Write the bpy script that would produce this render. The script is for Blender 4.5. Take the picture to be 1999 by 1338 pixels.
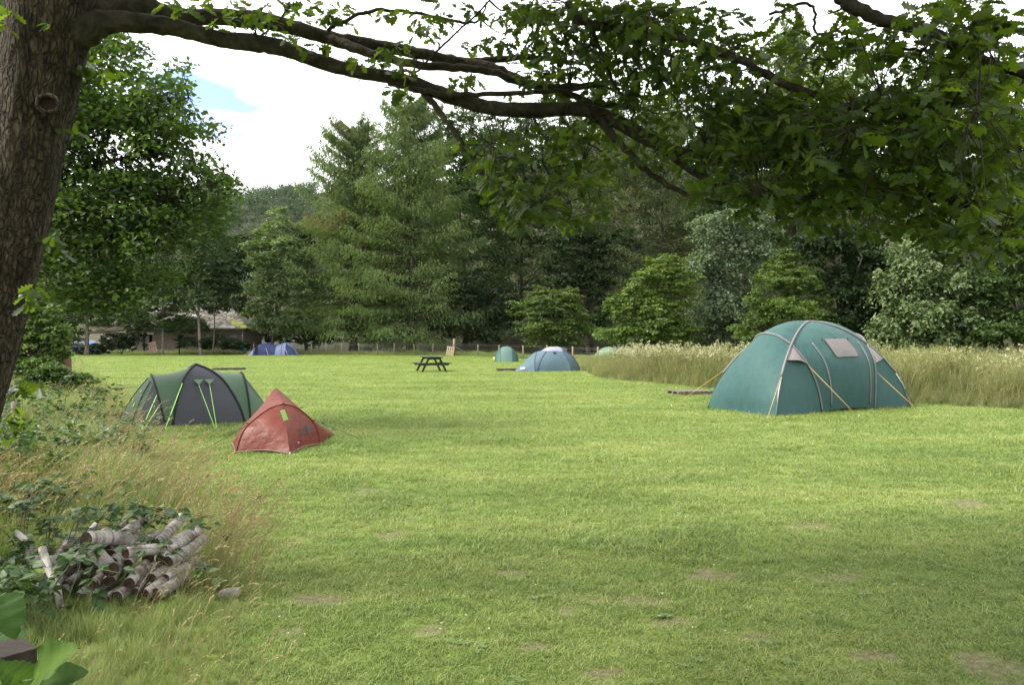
import bpy, math, random
import numpy as np
from mathutils import Vector, Matrix

# ------------------------------------------------------------------ camera, sky, sun, exposure
scene = bpy.context.scene
for _o in list(bpy.data.objects):
    bpy.data.objects.remove(_o)
C = scene.collection
F_PX, HOR, CAM_H = 1500.0, 660.0, 1.7            # focal length in photo pixels, horizon row, eye height

cam_data = bpy.data.cameras.new('camera')
cam = bpy.data.objects.new('camera', cam_data)
C.objects.link(cam)
cam.location = (0, 0, CAM_H)
cam.rotation_euler = (math.radians(90) - math.atan(9.0 / F_PX), 0, 0)
cam_data.sensor_width = 36.0
cam_data.lens = 36.0 * F_PX / 1999.0
cam_data.clip_start = 0.05
cam_data.clip_end = 6000
scene.camera = cam

SUN_DIR = Vector((-0.90, -0.16, 0.92)).normalized()      # towards the sun: left, a little behind the camera
SUN_EL = math.asin(SUN_DIR.z)
SUN_AZ = math.atan2(SUN_DIR.x, SUN_DIR.y)
world = bpy.data.worlds.new('World')
scene.world = world
world.use_nodes = True
wn, wl = world.node_tree.nodes, world.node_tree.links
wn.clear()
def N(tree, kind, **kw):
    n = tree.nodes.new(kind)
    for k, v in kw.items():
        setattr(n, k, v)
    return n
w_out = N(world.node_tree, 'ShaderNodeOutputWorld')
sky = N(world.node_tree, 'ShaderNodeTexSky', sky_type='NISHITA', sun_disc=False,
        sun_elevation=SUN_EL, sun_rotation=SUN_AZ)
bg_sky = N(world.node_tree, 'ShaderNodeBackground')
bg_sky.inputs['Strength'].default_value = 0.09
wl.new(sky.outputs[0], bg_sky.inputs['Color'])
bg_cl = N(world.node_tree, 'ShaderNodeBackground')
bg_cl.inputs['Strength'].default_value = 0.78
tc = N(world.node_tree, 'ShaderNodeTexCoord')
cn = N(world.node_tree, 'ShaderNodeTexNoise')
cn.inputs['Scale'].default_value = 2.6
cn.inputs['Detail'].default_value = 7
cn.inputs['Roughness'].default_value = 0.55
cmap = N(world.node_tree, 'ShaderNodeMapping')
cmap.inputs['Scale'].default_value = (1, 1, 3.2)
cmap.inputs['Location'].default_value = (0.35, 0.1, 0.62)
wl.new(tc.outputs['Generated'], cmap.inputs['Vector'])
wl.new(cmap.outputs[0], cn.inputs['Vector'])
ramp = N(world.node_tree, 'ShaderNodeValToRGB')
ramp.color_ramp.elements[0].position = 0.22
ramp.color_ramp.elements[0].color = (0, 0, 0, 1)
ramp.color_ramp.elements[1].position = 0.36
ramp.color_ramp.elements[1].color = (1, 1, 1, 1)
wl.new(cn.outputs['Fac'], ramp.inputs['Fac'])
# a gap in the cloud over the far end of the field
gdot = N(world.node_tree, 'ShaderNodeVectorMath', operation='SUBTRACT')
gdot.inputs[1].default_value = Vector((-0.37, 1.0, 0.305)).normalized()
gsc = N(world.node_tree, 'ShaderNodeVectorMath', operation='MULTIPLY')
gsc.inputs[1].default_value = (7.0, 7.0, 19.0)
gln = N(world.node_tree, 'ShaderNodeVectorMath', operation='LENGTH')
wl.new(tc.outputs['Generated'], gdot.inputs[0])
wl.new(gdot.outputs[0], gsc.inputs[0])
wl.new(gsc.outputs[0], gln.inputs[0])
gn2 = N(world.node_tree, 'ShaderNodeTexNoise')
gn2.inputs['Scale'].default_value = 7.0
gn2.inputs['Detail'].default_value = 5
wl.new(cmap.outputs[0], gn2.inputs['Vector'])
gadd = N(world.node_tree, 'ShaderNodeMath', operation='MULTIPLY_ADD')
wl.new(gn2.outputs['Fac'], gadd.inputs[0])
gadd.inputs[1].default_value = 2.2
gadd.inputs[2].default_value = -1.1
gsum = N(world.node_tree, 'ShaderNodeMath', operation='ADD')
wl.new(gln.outputs['Value'], gsum.inputs[0])
wl.new(gadd.outputs[0], gsum.inputs[1])
gr = N(world.node_tree, 'ShaderNodeMapRange')
gr.inputs['From Min'].default_value = 0.35
gr.inputs['From Max'].default_value = 1.0
gr.inputs['To Min'].default_value = 0.0
wl.new(gsum.outputs[0], gr.inputs['Value'])
cmin = N(world.node_tree, 'ShaderNodeMath', operation='MINIMUM')
wl.new(ramp.outputs['Color'], cmin.inputs[0])
wl.new(gr.outputs[0], cmin.inputs[1])
bg_cl.inputs['Color'].default_value = (1.0, 1.0, 1.0, 1)
wmix = N(world.node_tree, 'ShaderNodeMixShader')
wl.new(cmin.outputs[0], wmix.inputs['Fac'])
wl.new(bg_sky.outputs[0], wmix.inputs[1])
wl.new(bg_cl.outputs[0], wmix.inputs[2])
wl.new(wmix.outputs[0], w_out.inputs['Surface'])

sun_data = bpy.data.lights.new('sun', 'SUN')
sun_data.energy = 2.3
sun_data.angle = math.radians(16)
sun_data.color = (1.0, 0.95, 0.86)
sun = bpy.data.objects.new('sun', sun_data)
C.objects.link(sun)
sun.location = (-20, -12, 30)
sun.rotation_euler = SUN_DIR.to_track_quat('Z', 'Y').to_euler()

scene.view_settings.view_transform = 'Standard'
scene.view_settings.look = 'None'
scene.view_settings.exposure = 1.9
scene.view_settings.gamma = 1.0
scene.view_settings.use_curve_mapping = False
scene.render.engine = 'CYCLES'
cy = scene.cycles
cy.max_bounces = 6
cy.diffuse_bounces = 4
cy.glossy_bounces = 2
cy.transmission_bounces = 4
cy.volume_bounces = 0
cy.sample_clamp_indirect = 4
cy.use_denoising = True
try:
    cy.denoiser = 'OPENIMAGEDENOISE'
    cy.denoising_input_passes = 'RGB_ALBEDO_NORMAL'
    cy.denoising_prefilter = 'ACCURATE'
except Exception:
    pass

# ------------------------------------------------------------------ helpers
rng = np.random.default_rng(7)
def at(px, py, z=0.0):
    """the point of height z seen at photo pixel (px, py)"""
    Y = F_PX * (CAM_H - z) / (py - HOR)
    return np.array(((px - 999.5) / F_PX * Y, Y, z))
def atY(px, py, Y):
    return np.array(((px - 999.5) / F_PX * Y, Y, CAM_H - (py - HOR) / F_PX * Y))

def origin_of(o):
    v = Vector((0, 0, 0))
    while o is not None:
        v = v + o.location
        o = o.parent
    return np.array(v)

class MB:
    """collects geometry in world coordinates and links it as ONE mesh object"""
    def __init__(s):
        s.v, s.f, s.m, s.t, s.n = [], [], [], [], 0
    def add(s, V, F, mi=0, tint=None):
        V = np.asarray(V, dtype=np.float64).reshape(-1, 3)
        F = np.asarray(F, dtype=np.int64)
        if F.ndim == 1:
            F = F.reshape(1, -1)
        s.v.append(V)
        s.f.append(F + s.n)
        s.m.append(np.full(len(F), mi, dtype=np.int32))
        s.t.append(np.full(len(V), 0.5) if tint is None else np.broadcast_to(np.asarray(tint, dtype=float), (len(V),)))
        s.n += len(V)
        return s
    def grid(s, P, mi=0, close_u=False):
        P = np.asarray(P)
        n, m = P.shape[:2]
        idx = np.arange(n * m).reshape(n, m)
        if close_u:
            idx = np.vstack([idx, idx[:1]])
        F = np.stack([idx[:-1, :-1], idx[1:, :-1], idx[1:, 1:], idx[:-1, 1:]], -1).reshape(-1, 4)
        return s.add(P.reshape(-1, 3), F, mi)
    def tube(s, pts, r, n=8, mi=0, cap=True, tint=None, wob=0.0):
        pts = np.asarray(pts, dtype=float)
        k = len(pts)
        r = np.broadcast_to(np.asarray(r, dtype=float), (k,))
        tg = np.gradient(pts, axis=0)
        tg /= np.linalg.norm(tg, axis=1)[:, None] + 1e-12
        ref = np.array((0, 0, 1.0)) if abs(tg[0][2]) < 0.9 else np.array((1.0, 0, 0))
        a = np.zeros_like(pts)
        p = ref
        for i in range(k):
            x = p - tg[i] * np.dot(p, tg[i])
            x /= np.linalg.norm(x) + 1e-12
            a[i] = x
            p = x
        b = np.cross(tg, a)
        th = np.linspace(0, 2 * np.pi, n, endpoint=False)
        rr = r[:, None] * np.ones(n)[None]
        if wob:
            rr = rr * (1 + wob * rng.normal(size=rr.shape))
        V = pts[:, None, :] + rr[..., None] * (np.cos(th)[None, :, None] * a[:, None, :] + np.sin(th)[None, :, None] * b[:, None, :])
        idx = np.arange(k * n).reshape(k, n)
        nx = np.roll(idx, -1, axis=1)
        F = np.stack([idx[:-1], nx[:-1], nx[1:], idx[1:]], -1).reshape(-1, 4)
        base = s.n
        s.add(V.reshape(-1, 3), F, mi, tint)
        if cap:
            s.f.append((np.arange(n)[::-1] + base).reshape(1, -1)); s.m.append(np.array([mi], dtype=np.int32))
            s.f.append((np.arange(n) + base + (k - 1) * n).reshape(1, -1)); s.m.append(np.array([mi], dtype=np.int32))
        return s
    def box(s, c, size, ax=None, mi=0, tint=None):
        """box round c; ax = 3x3 rows of axis directions"""
        h = np.asarray(size, dtype=float) / 2
        sg = np.array([(x, y, z) for x in (-1, 1) for y in (-1, 1) for z in (-1, 1)], dtype=float) * h
        if ax is not None:
            sg = sg @ np.asarray(ax)
        F = [(0, 1, 3, 2), (4, 6, 7, 5), (0, 4, 5, 1), (2, 3, 7, 6), (0, 2, 6, 4), (1, 5, 7, 3)]
        return s.add(sg + np.asarray(c), F, mi, tint)
    def build(s, name, mats, parent=None, smooth=True, local=False):
        me = bpy.data.meshes.new(name)
        V = np.concatenate(s.v) if s.v else np.zeros((0, 3))
        if not local:
            V = V - origin_of(parent)
        me.vertices.add(len(V))
        me.vertices.foreach_set('co', V.astype(np.float32).ravel())
        tot = np.concatenate([np.full(len(f), f.shape[1], dtype=np.int32) for f in s.f])
        loops = np.concatenate([f.ravel() for f in s.f]).astype(np.int32)
        me.loops.add(len(loops))
        me.loops.foreach_set('vertex_index', loops)
        me.polygons.add(len(tot))
        st = np.zeros(len(tot), dtype=np.int32)
        st[1:] = np.cumsum(tot)[:-1]
        me.polygons.foreach_set('loop_start', st)
        if not isinstance(mats, (list, tuple)):
            mats = [mats]
        for m in mats:
            me.materials.append(m)
        me.polygons.foreach_set('material_index', np.concatenate(s.m))
        me.polygons.foreach_set('use_smooth', np.full(len(tot), smooth))
        at_ = me.attributes.new('tint', 'FLOAT', 'POINT')
        at_.data.foreach_set('value', np.concatenate(s.t).astype(np.float32))
        me.update(calc_edges=True)
        me.validate()
        o = bpy.data.objects.new(name, me)
        C.objects.link(o)
        o.parent = parent
        return o

def thing(name, label, cat, loc=(0, 0, 0), group=None):
    o = bpy.data.objects.new(name, None)
    o.empty_display_size = 0.2
    C.objects.link(o)
    o.location = tuple(float(x) for x in loc)
    return tag(o, label, cat, group)
def tag(o, label, cat, group=None):
    o['label'] = label
    o['category'] = cat
    if group:
        o['group'] = group
    return o
def kind(o, k):
    o['kind'] = k
    return o
def copy_tree(src, loc=None, rotz=0.0, scale=1.0, label=None):
    c = src.copy()
    C.objects.link(c)
    if loc is not None:
        c.location = tuple(float(x) for x in loc)
    c.rotation_euler = (0, 0, rotz)
    c.scale = (scale,) * 3 if not isinstance(scale, tuple) else scale
    if label:
        c['label'] = label
    def rec(a, b):
        for ch in a.children:
            d = ch.copy()
            C.objects.link(d)
            d.parent = b
            rec(ch, d)
    rec(src, c)
    return c

def cr(pts, n):
    """smooth curve through the points, n samples (Catmull-Rom); works on any row width"""
    P = np.asarray(pts, dtype=float)
    P = np.vstack([2 * P[0] - P[1], P, 2 * P[-1] - P[-2]])
    k = len(P) - 3
    t = np.linspace(0, k - 1e-9, n)
    i = t.astype(int)
    u = (t - i)[:, None]
    a, b, c, d = P[i], P[i + 1], P[i + 2], P[i + 3]
    return 0.5 * (2 * b + (c - a) * u + (2 * a - 5 * b + 4 * c - d) * u ** 2 + (3 * b - a - 3 * c + d) * u ** 3)
def lin(a, b, n):
    t = np.linspace(0, 1, n)[:, None]
    return np.asarray(a, float) * (1 - t) + np.asarray(b, float) * t
def resample(c, n):
    c = np.asarray(c, float)
    s = np.concatenate([[0], np.cumsum(np.linalg.norm(np.diff(c, axis=0), axis=1))])
    t = np.linspace(0, s[-1], n)
    return np.stack([np.interp(t, s, c[:, k]) for k in range(3)], 1)
def coons(bot, top, left, right, bulge=0.0, ref=None):
    """panel between four edge curves: bottom and top run left to right, the sides run bottom to top"""
    if len(bot) != len(top):
        n = max(len(bot), len(top))
        bot, top = resample(bot, n), resample(top, n)
    if len(left) != len(right):
        m = max(len(left), len(right))
        left, right = resample(left, m), resample(right, m)
    n, m = len(bot), len(left)
    u = np.linspace(0, 1, n)[:, None, None]
    v = np.linspace(0, 1, m)[None, :, None]
    P = (1 - v) * bot[:, None] + v * top[:, None] + (1 - u) * left[None] + u * right[None]
    P = P - ((1 - u) * (1 - v) * bot[0] + u * (1 - v) * bot[-1] + (1 - u) * v * top[0] + u * v * top[-1])
    if bulge:
        P = P + bulge * np.sin(np.pi * u) * np.sin(np.pi * v) * np.asarray(ref)
    return P

# ------------------------------------------------------------------ materials
def new_mat(name):
    m = bpy.data.materials.new(name)
    m.use_nodes = True
    m.node_tree.nodes.clear()
    return m, m.node_tree
def srgb(*c):
    return tuple((x / 255 / 12.92) if x / 255 <= 0.04045 else ((x / 255 + 0.055) / 1.055) ** 2.4 for x in c)

def plain(name, c1, c2=None, scale=4.0, rough=0.7, bump=0.0, bscale=None, stretch=(1, 1, 1), spec=0.3, transl=0.0, metal=0.0, detail=5, bdist=0.02):
    """surface whose colour wanders between two colours, with fine relief"""
    m, t = new_mat(name)
    out = N(t, 'ShaderNodeOutputMaterial')
    p = N(t, 'ShaderNodeBsdfPrincipled')
    p.inputs['Roughness'].default_value = rough
    p.inputs['Specular IOR Level'].default_value = spec
    p.inputs['Metallic'].default_value = metal
    tcn = N(t, 'ShaderNodeTexCoord')
    mp = N(t, 'ShaderNodeMapping')
    mp.inputs['Scale'].default_value = stretch
    t.links.new(tcn.outputs['Object'], mp.inputs[0])
    nz = N(t, 'ShaderNodeTexNoise')
    nz.inputs['Scale'].default_value = scale
    nz.inputs['Detail'].default_value = detail
    t.links.new(mp.outputs[0], nz.inputs['Vector'])
    rp = N(t, 'ShaderNodeValToRGB')
    rp.color_ramp.elements[0].position = 0.3
    rp.color_ramp.elements[1].position = 0.7
    rp.color_ramp.elements[0].color = (*c1, 1)
    rp.color_ramp.elements[1].color = (*(c2 or c1), 1)
    t.links.new(nz.outputs['Fac'], rp.inputs[0])
    t.links.new(rp.outputs[0], p.inputs['Base Color'])
    sh = p.outputs[0]
    if bump:
        n2 = N(t, 'ShaderNodeTexNoise')
        n2.inputs['Scale'].default_value = bscale or scale * 3
        n2.inputs['Detail'].default_value = 4
        t.links.new(mp.outputs[0], n2.inputs['Vector'])
        bp = N(t, 'ShaderNodeBump')
        bp.inputs['Strength'].default_value = bump
        bp.inputs['Distance'].default_value = bdist
        t.links.new(n2.outputs['Fac'], bp.inputs['Height'])
        t.links.new(bp.outputs[0], p.inputs['Normal'])
    if transl:
        tr = N(t, 'ShaderNodeBsdfTranslucent')
        t.links.new(rp.outputs[0], tr.inputs['Color'])
        mx = N(t, 'ShaderNodeMixShader')
        mx.inputs[0].default_value = transl
        t.links.new(p.outputs[0], mx.inputs[1])
        t.links.new(tr.outputs[0], mx.inputs[2])
        sh = mx.outputs[0]
    t.links.new(sh, out.inputs['Surface'])
    return m

def leafmat(name, dark, mid, light, transl=0.35, tcol=None, rough=0.5, spec=0.22, objvar=0.0, posvar=0.0, posscale=0.5):
    """leaf: colour from the leaf's own tint value, light passes through"""
    m, t = new_mat(name)
    out = N(t, 'ShaderNodeOutputMaterial')
    a = N(t, 'ShaderNodeAttribute', attribute_name='tint')
    fac = a.outputs['Fac']
    if objvar:
        oi = N(t, 'ShaderNodeObjectInfo')
        ma = N(t, 'ShaderNodeMath', operation='MULTIPLY_ADD')
        t.links.new(oi.outputs['Random'], ma.inputs[0])
        ma.inputs[1].default_value = objvar
        t.links.new(fac, ma.inputs[2])
        mb = N(t, 'ShaderNodeMath', operation='SUBTRACT')
        t.links.new(ma.outputs[0], mb.inputs[0])
        mb.inputs[1].default_value = objvar / 2
        fac = mb.outputs[0]
    if posvar:
        gp = N(t, 'ShaderNodeNewGeometry')
        ms = N(t, 'ShaderNodeMapping')
        ms.inputs['Scale'].default_value = (0.55 * posscale, 1.5 * posscale, 1)
        pn = N(t, 'ShaderNodeTexNoise')
        pn.inputs['Scale'].default_value = 1.0
        pn.inputs['Detail'].default_value = 5
        t.links.new(gp.outputs['Position'], ms.inputs[0])
        t.links.new(ms.outputs[0], pn.inputs['Vector'])
        pn2 = N(t, 'ShaderNodeTexNoise')
        pn2.inputs['Scale'].default_value = 5.5
        pn2.inputs['Detail'].default_value = 3
        t.links.new(ms.outputs[0], pn2.inputs['Vector'])
        av = N(t, 'ShaderNodeMix', data_type='FLOAT')
        av.inputs[0].default_value = 0.45
        t.links.new(pn.outputs['Fac'], av.inputs[2])
        t.links.new(pn2.outputs['Fac'], av.inputs[3])
        mc = N(t, 'ShaderNodeMath', operation='MULTIPLY_ADD')
        t.links.new(av.outputs[0], mc.inputs[0])
        mc.inputs[1].default_value = posvar
        mc.inputs[2].default_value = -posvar / 2
        md = N(t, 'ShaderNodeMath', operation='ADD')
        t.links.new(mc.outputs[0], md.inputs[0])
        t.links.new(fac, md.inputs[1])
        fac = md.outputs[0]
    rp = N(t, 'ShaderNodeValToRGB')
    e = rp.color_ramp.elements
    e[0].position, e[0].color = 0.0, (*dark, 1)
    e[1].position, e[1].color = 1.0, (*light, 1)
    q = e.new(0.5)
    q.color = (*mid, 1)
    t.links.new(fac, rp.inputs[0])
    p = N(t, 'ShaderNodeBsdfPrincipled')
    p.inputs['Roughness'].default_value = rough
    p.inputs['Specular IOR Level'].default_value = spec
    t.links.new(rp.outputs[0], p.inputs['Base Color'])
    tr = N(t, 'ShaderNodeBsdfTranslucent')
    mxc = N(t, 'ShaderNodeMix', data_type='RGBA', blend_type='MULTIPLY')
    mxc.inputs[0].default_value = 1.0
    t.links.new(rp.outputs[0], mxc.inputs[6])
    mxc.inputs[7].default_value = (*(tcol or (1.5, 1.6, 0.5)), 1)
    t.links.new(mxc.outputs[2], tr.inputs['Color'])
    mx = N(t, 'ShaderNodeMixShader')
    mx.inputs[0].default_value = transl
    t.links.new(p.outputs[0], mx.inputs[1])
    t.links.new(tr.outputs[0], mx.inputs[2])
    t.links.new(mx.outputs[0], out.inputs['Surface'])
    return m

def bark(name, c1, c2, scale=(9, 9, 2), bump=0.8, c3=None, dist=0.03, cracks=None):
    m, t = new_mat(name)
    out = N(t, 'ShaderNodeOutputMaterial')
    p = N(t, 'ShaderNodeBsdfPrincipled')
    p.inputs['Roughness'].default_value = 0.9
    p.inputs['Specular IOR Level'].default_value = 0.15
    tcn = N(t, 'ShaderNodeTexCoord')
    mp = N(t, 'ShaderNodeMapping')
    mp.inputs['Scale'].default_value = scale
    t.links.new(tcn.outputs['Object'], mp.inputs[0])
    nz = N(t, 'ShaderNodeTexNoise')
    nz.inputs['Scale'].default_value = 1.0
    nz.inputs['Detail'].default_value = 8
    nz.inputs['Roughness'].default_value = 0.65
    nz.inputs['Distortion'].default_value = 0.8
    t.links.new(mp.outputs[0], nz.inputs['Vector'])
    vz = N(t, 'ShaderNodeTexNoise')
    vz.inputs['Scale'].default_value = 3.2
    vz.inputs['Detail'].default_value = 6
    vz.inputs['Distortion'].default_value = 1.5
    t.links.new(mp.outputs[0], vz.inputs['Vector'])
    rp = N(t, 'ShaderNodeValToRGB')
    rp.color_ramp.elements[0].position = 0.32
    rp.color_ramp.elements[0].color = (*c1, 1)
    rp.color_ramp.elements[1].position = 0.7
    rp.color_ramp.elements[1].color = (*c2, 1)
    if c3:
        q = rp.color_ramp.elements.new(0.5)
        q.color = (*c3, 1)
    t.links.new(nz.outputs['Fac'], rp.inputs[0])
    col = rp.outputs[0]
    crk = None
    if cracks:
        mq = N(t, 'ShaderNodeMapping')
        mq.inputs['Scale'].default_value = cracks
        wn_ = N(t, 'ShaderNodeTexNoise')
        wn_.inputs['Scale'].default_value = 5.0
        wn_.inputs['Detail'].default_value = 4
        t.links.new(tcn.outputs['Object'], wn_.inputs['Vector'])
        va = N(t, 'ShaderNodeVectorMath', operation='SCALE')
        va.inputs['Scale'].default_value = 0.10
        t.links.new(wn_.outputs['Color'], va.inputs[0])
        vb = N(t, 'ShaderNodeVectorMath', operation='ADD')
        t.links.new(tcn.outputs['Object'], vb.inputs[0])
        t.links.new(va.outputs[0], vb.inputs[1])
        t.links.new(vb.outputs[0], mq.inputs[0])
        vo = N(t, 'ShaderNodeTexVoronoi', feature='DISTANCE_TO_EDGE')
        vo.inputs['Scale'].default_value = 1.0
        t.links.new(mq.outputs[0], vo.inputs['Vector'])
        cm = N(t, 'ShaderNodeMapRange')
        cm.inputs['From Max'].default_value = 0.22
        t.links.new(vo.outputs['Distance'], cm.inputs['Value'])
        crk = cm.outputs[0]
        c2m = N(t, 'ShaderNodeMapRange')
        c2m.inputs['To Min'].default_value = 0.55
        t.links.new(crk, c2m.inputs['Value'])
        mm = N(t, 'ShaderNodeMix', data_type='RGBA', blend_type='MULTIPLY')
        mm.inputs[0].default_value = 1.0
        t.links.new(col, mm.inputs[6])
        t.links.new(c2m.outputs[0], mm.inputs[7])
        col = mm.outputs[2]
    t.links.new(col, p.inputs['Base Color'])
    ad = N(t, 'ShaderNodeMath', operation='ADD')
    t.links.new(nz.outputs['Fac'], ad.inputs[0])
    t.links.new(vz.outputs['Fac'], ad.inputs[1])
    hgt = ad.outputs[0]
    if crk is not None:
        ae = N(t, 'ShaderNodeMath', operation='ADD')
        t.links.new(ad.outputs[0], ae.inputs[0])
        t.links.new(crk, ae.inputs[1])
        hgt = ae.outputs[0]
    bp = N(t, 'ShaderNodeBump')
    bp.inputs['Strength'].default_value = bump
    bp.inputs['Distance'].default_value = dist
    t.links.new(hgt, bp.inputs['Height'])
    t.links.new(bp.outputs[0], p.inputs['Normal'])
    t.links.new(p.outputs[0], out.inputs['Surface'])
    return m
# ------------------------------------------------------------------ ground and far terrain
def vnoise(x, y, s, seed=0):
    """cheap smooth noise from a few sine waves"""
    r = np.random.default_rng(seed)
    o = 0
    for k in range(6):
        a, f, ph = r.uniform(0, 6.28), s * r.uniform(0.6, 2.2), r.uniform(0, 6.28)
        o = o + np.sin((x * math.cos(a) + y * math.sin(a)) * f + ph + 1.3 * np.sin((x * math.sin(a) - y * math.cos(a)) * f * 0.7 + ph * 2))
    return o / 6
def sstep(a, b, x):
    t = np.clip((x - a) / (b - a), 0, 1)
    return t * t * (3 - 2 * t)
def fence_y(x):
    return np.interp(x, [-40, -18, -4, 1.0, 3.5, 5.2, 9, 40], [80, 76, 73, 62, 50, 45, 41, 39])
def bank(x, y):
    """wooded bank that climbs beyond the fence, higher towards the right"""
    d = y - np.maximum(fence_y(x) + 8, 82)
    side = sstep(-22, -2, x)
    return side * 17 * sstep(0, 42, d) + (1 - side) * 2.0 * sstep(5, 60, d)
def far_hill(x, y):
    r = sstep(420, 930, y)
    return r * (157 + 14 * np.sin(x * 0.006 + 1.9) + 0.05 * (x + 330))
def height(x, y):
    return bank(x, y) + far_hill(x, y) + 0.03 * vnoise(x, y, 0.5, 3) * sstep(6, 14, y)

WEAR = [(1400, 1122, 60, 14), (1225, 1178, 95, 12), (1105, 1195, 30, 10), (765, 1048, 35, 9), (1950, 1310, 75, 38), (1480, 1245, 50, 12),
        (1040, 1265, 40, 12), (1640, 1130, 60, 11), (1590, 1028, 50, 8), (620, 1170, 70, 14), (1180, 1320, 60, 14), (860, 1230, 50, 12),
        (1700, 1280, 70, 12), (1310, 1215, 40, 9), (1890, 985, 60, 9), (720, 960, 40, 6), (560, 1240, 40, 10), (1000, 1120, 40, 7)]
def wear_mask(x, y):
    w = np.zeros_like(x, dtype=float)
    for px, py, rx, ry in WEAR:
        c = at(px, py)
        sx = rx / F_PX * c[1]
        sy = abs(at(px, py - ry)[1] - c[1])
        d = ((x - c[0]) / sx) ** 2 + ((y - c[1]) / sy) ** 2
        w = np.maximum(w, np.clip(1.35 - d + 0.8 * vnoise(x, y, 9, 11) + 0.9 * vnoise(x, y, 23, 12), 0, 1) * 0.85)
    return w

def build_ground():
    xs = np.unique(np.concatenate([np.linspace(-7, 7, 190), np.linspace(-70, 70, 110), np.linspace(-900, 900, 50), np.linspace(-3500, 3500, 15)]))
    ys = np.unique(np.concatenate([np.linspace(2.5, 13, 150), np.linspace(-12, 150, 140), np.linspace(150, 1100, 50), [-300, -80, 1400, 2500, 4000]]))
    X, Y = np.meshgrid(xs, ys, indexing='ij')
    Z = height(X, Y) - 0.0
    mb = MB()
    mb.grid(np.stack([X, Y, Z], -1))
    mb.t = [wear_mask(X.ravel(), Y.ravel())]
    m, t = new_mat('turf_soil')
    out = N(t, 'ShaderNodeOutputMaterial')
    p = N(t, 'ShaderNodeBsdfPrincipled')
    p.inputs['Roughness'].default_value = 0.9
    p.inputs['Specular IOR Level'].default_value = 0.1
    tcn = N(t, 'ShaderNodeTexCoord')
    def noise(sc, st=(1, 1, 1), det=6):
        mp = N(t, 'ShaderNodeMapping')
        mp.inputs['Scale'].default_value = st
        t.links.new(tcn.outputs['Object'], mp.inputs[0])
        n = N(t, 'ShaderNodeTexNoise')
        n.inputs['Scale'].default_value = sc
        n.inputs['Detail'].default_value = det
        n.inputs['Roughness'].default_value = 0.6
        t.links.new(mp.outputs[0], n.inputs['Vector'])
        return n.outputs['Fac']
    def ramp_(src, stops):
        r = N(t, 'ShaderNodeValToRGB')
        e = r.color_ramp.elements
        e[0].position, e[0].color = stops[0][0], (*stops[0][1], 1)
        e[1].position, e[1].color = stops[-1][0], (*stops[-1][1], 1)
        for pos, col in stops[1:-1]:
            q = e.new(pos)
            q.color = (*col, 1)
        t.links.new(src, r.inputs[0])
        return r.outputs[0]
    def mix(f, a, b, mode='MIX'):
        n = N(t, 'ShaderNodeMix', data_type='RGBA', blend_type=mode)
        if isinstance(f, float):
            n.inputs[0].default_value = f
        else:
            t.links.new(f, n.inputs[0])
        for k, s in ((6, a), (7, b)):
            if isinstance(s, tuple):
                n.inputs[k].default_value = (*s, 1)
            else:
                t.links.new(s, n.inputs[k])
        return n.outputs[2]
    fine = ramp_(noise(55, (1, 1, 1), 4), [(0.3, (0.065, 0.10, 0.02)), (0.5, (0.115, 0.16, 0.034)), (0.72, (0.185, 0.215, 0.06))])
    patch = ramp_(noise(0.42, (0.55, 1.6, 1), 4), [(0.36, (0.74, 0.82, 0.74)), (0.5, (1, 1, 1)), (0.66, (1.28, 1.12, 1.25))])
    col = mix(1.0, fine, patch, 'MULTIPLY')
    soil = ramp_(noise(24, (1, 1, 1), 5), [(0.3, (0.06, 0.05, 0.03)), (0.7, (0.17, 0.145, 0.09))])
    w = N(t, 'ShaderNodeAttribute', attribute_name='tint')
    col = mix(w.outputs['Fac'], col, soil)
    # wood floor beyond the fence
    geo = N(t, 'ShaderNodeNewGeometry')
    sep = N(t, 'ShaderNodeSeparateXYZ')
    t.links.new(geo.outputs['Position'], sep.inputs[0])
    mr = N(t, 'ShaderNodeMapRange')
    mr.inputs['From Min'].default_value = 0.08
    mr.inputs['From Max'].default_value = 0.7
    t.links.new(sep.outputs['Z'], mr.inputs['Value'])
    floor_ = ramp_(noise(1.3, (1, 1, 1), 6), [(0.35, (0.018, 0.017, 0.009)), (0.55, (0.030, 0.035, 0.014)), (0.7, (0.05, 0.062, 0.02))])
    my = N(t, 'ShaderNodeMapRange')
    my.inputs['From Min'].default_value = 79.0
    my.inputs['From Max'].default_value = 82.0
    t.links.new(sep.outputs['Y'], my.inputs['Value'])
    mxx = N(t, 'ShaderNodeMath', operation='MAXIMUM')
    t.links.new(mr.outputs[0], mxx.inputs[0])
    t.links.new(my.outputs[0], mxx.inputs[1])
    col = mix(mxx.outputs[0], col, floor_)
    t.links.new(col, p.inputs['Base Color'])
    bp = N(t, 'ShaderNodeBump')
    bp.inputs['Strength'].default_value = 0.6
    bp.inputs['Distance'].default_value = 0.03
    t.links.new(noise(38, (1, 1, 1), 5), bp.inputs['Height'])
    t.links.new(bp.outputs[0], p.inputs['Normal'])
    t.links.new(p.outputs[0], out.inputs['Surface'])
    kind(mb.build('ground', m), 'structure')
build_ground()

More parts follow.
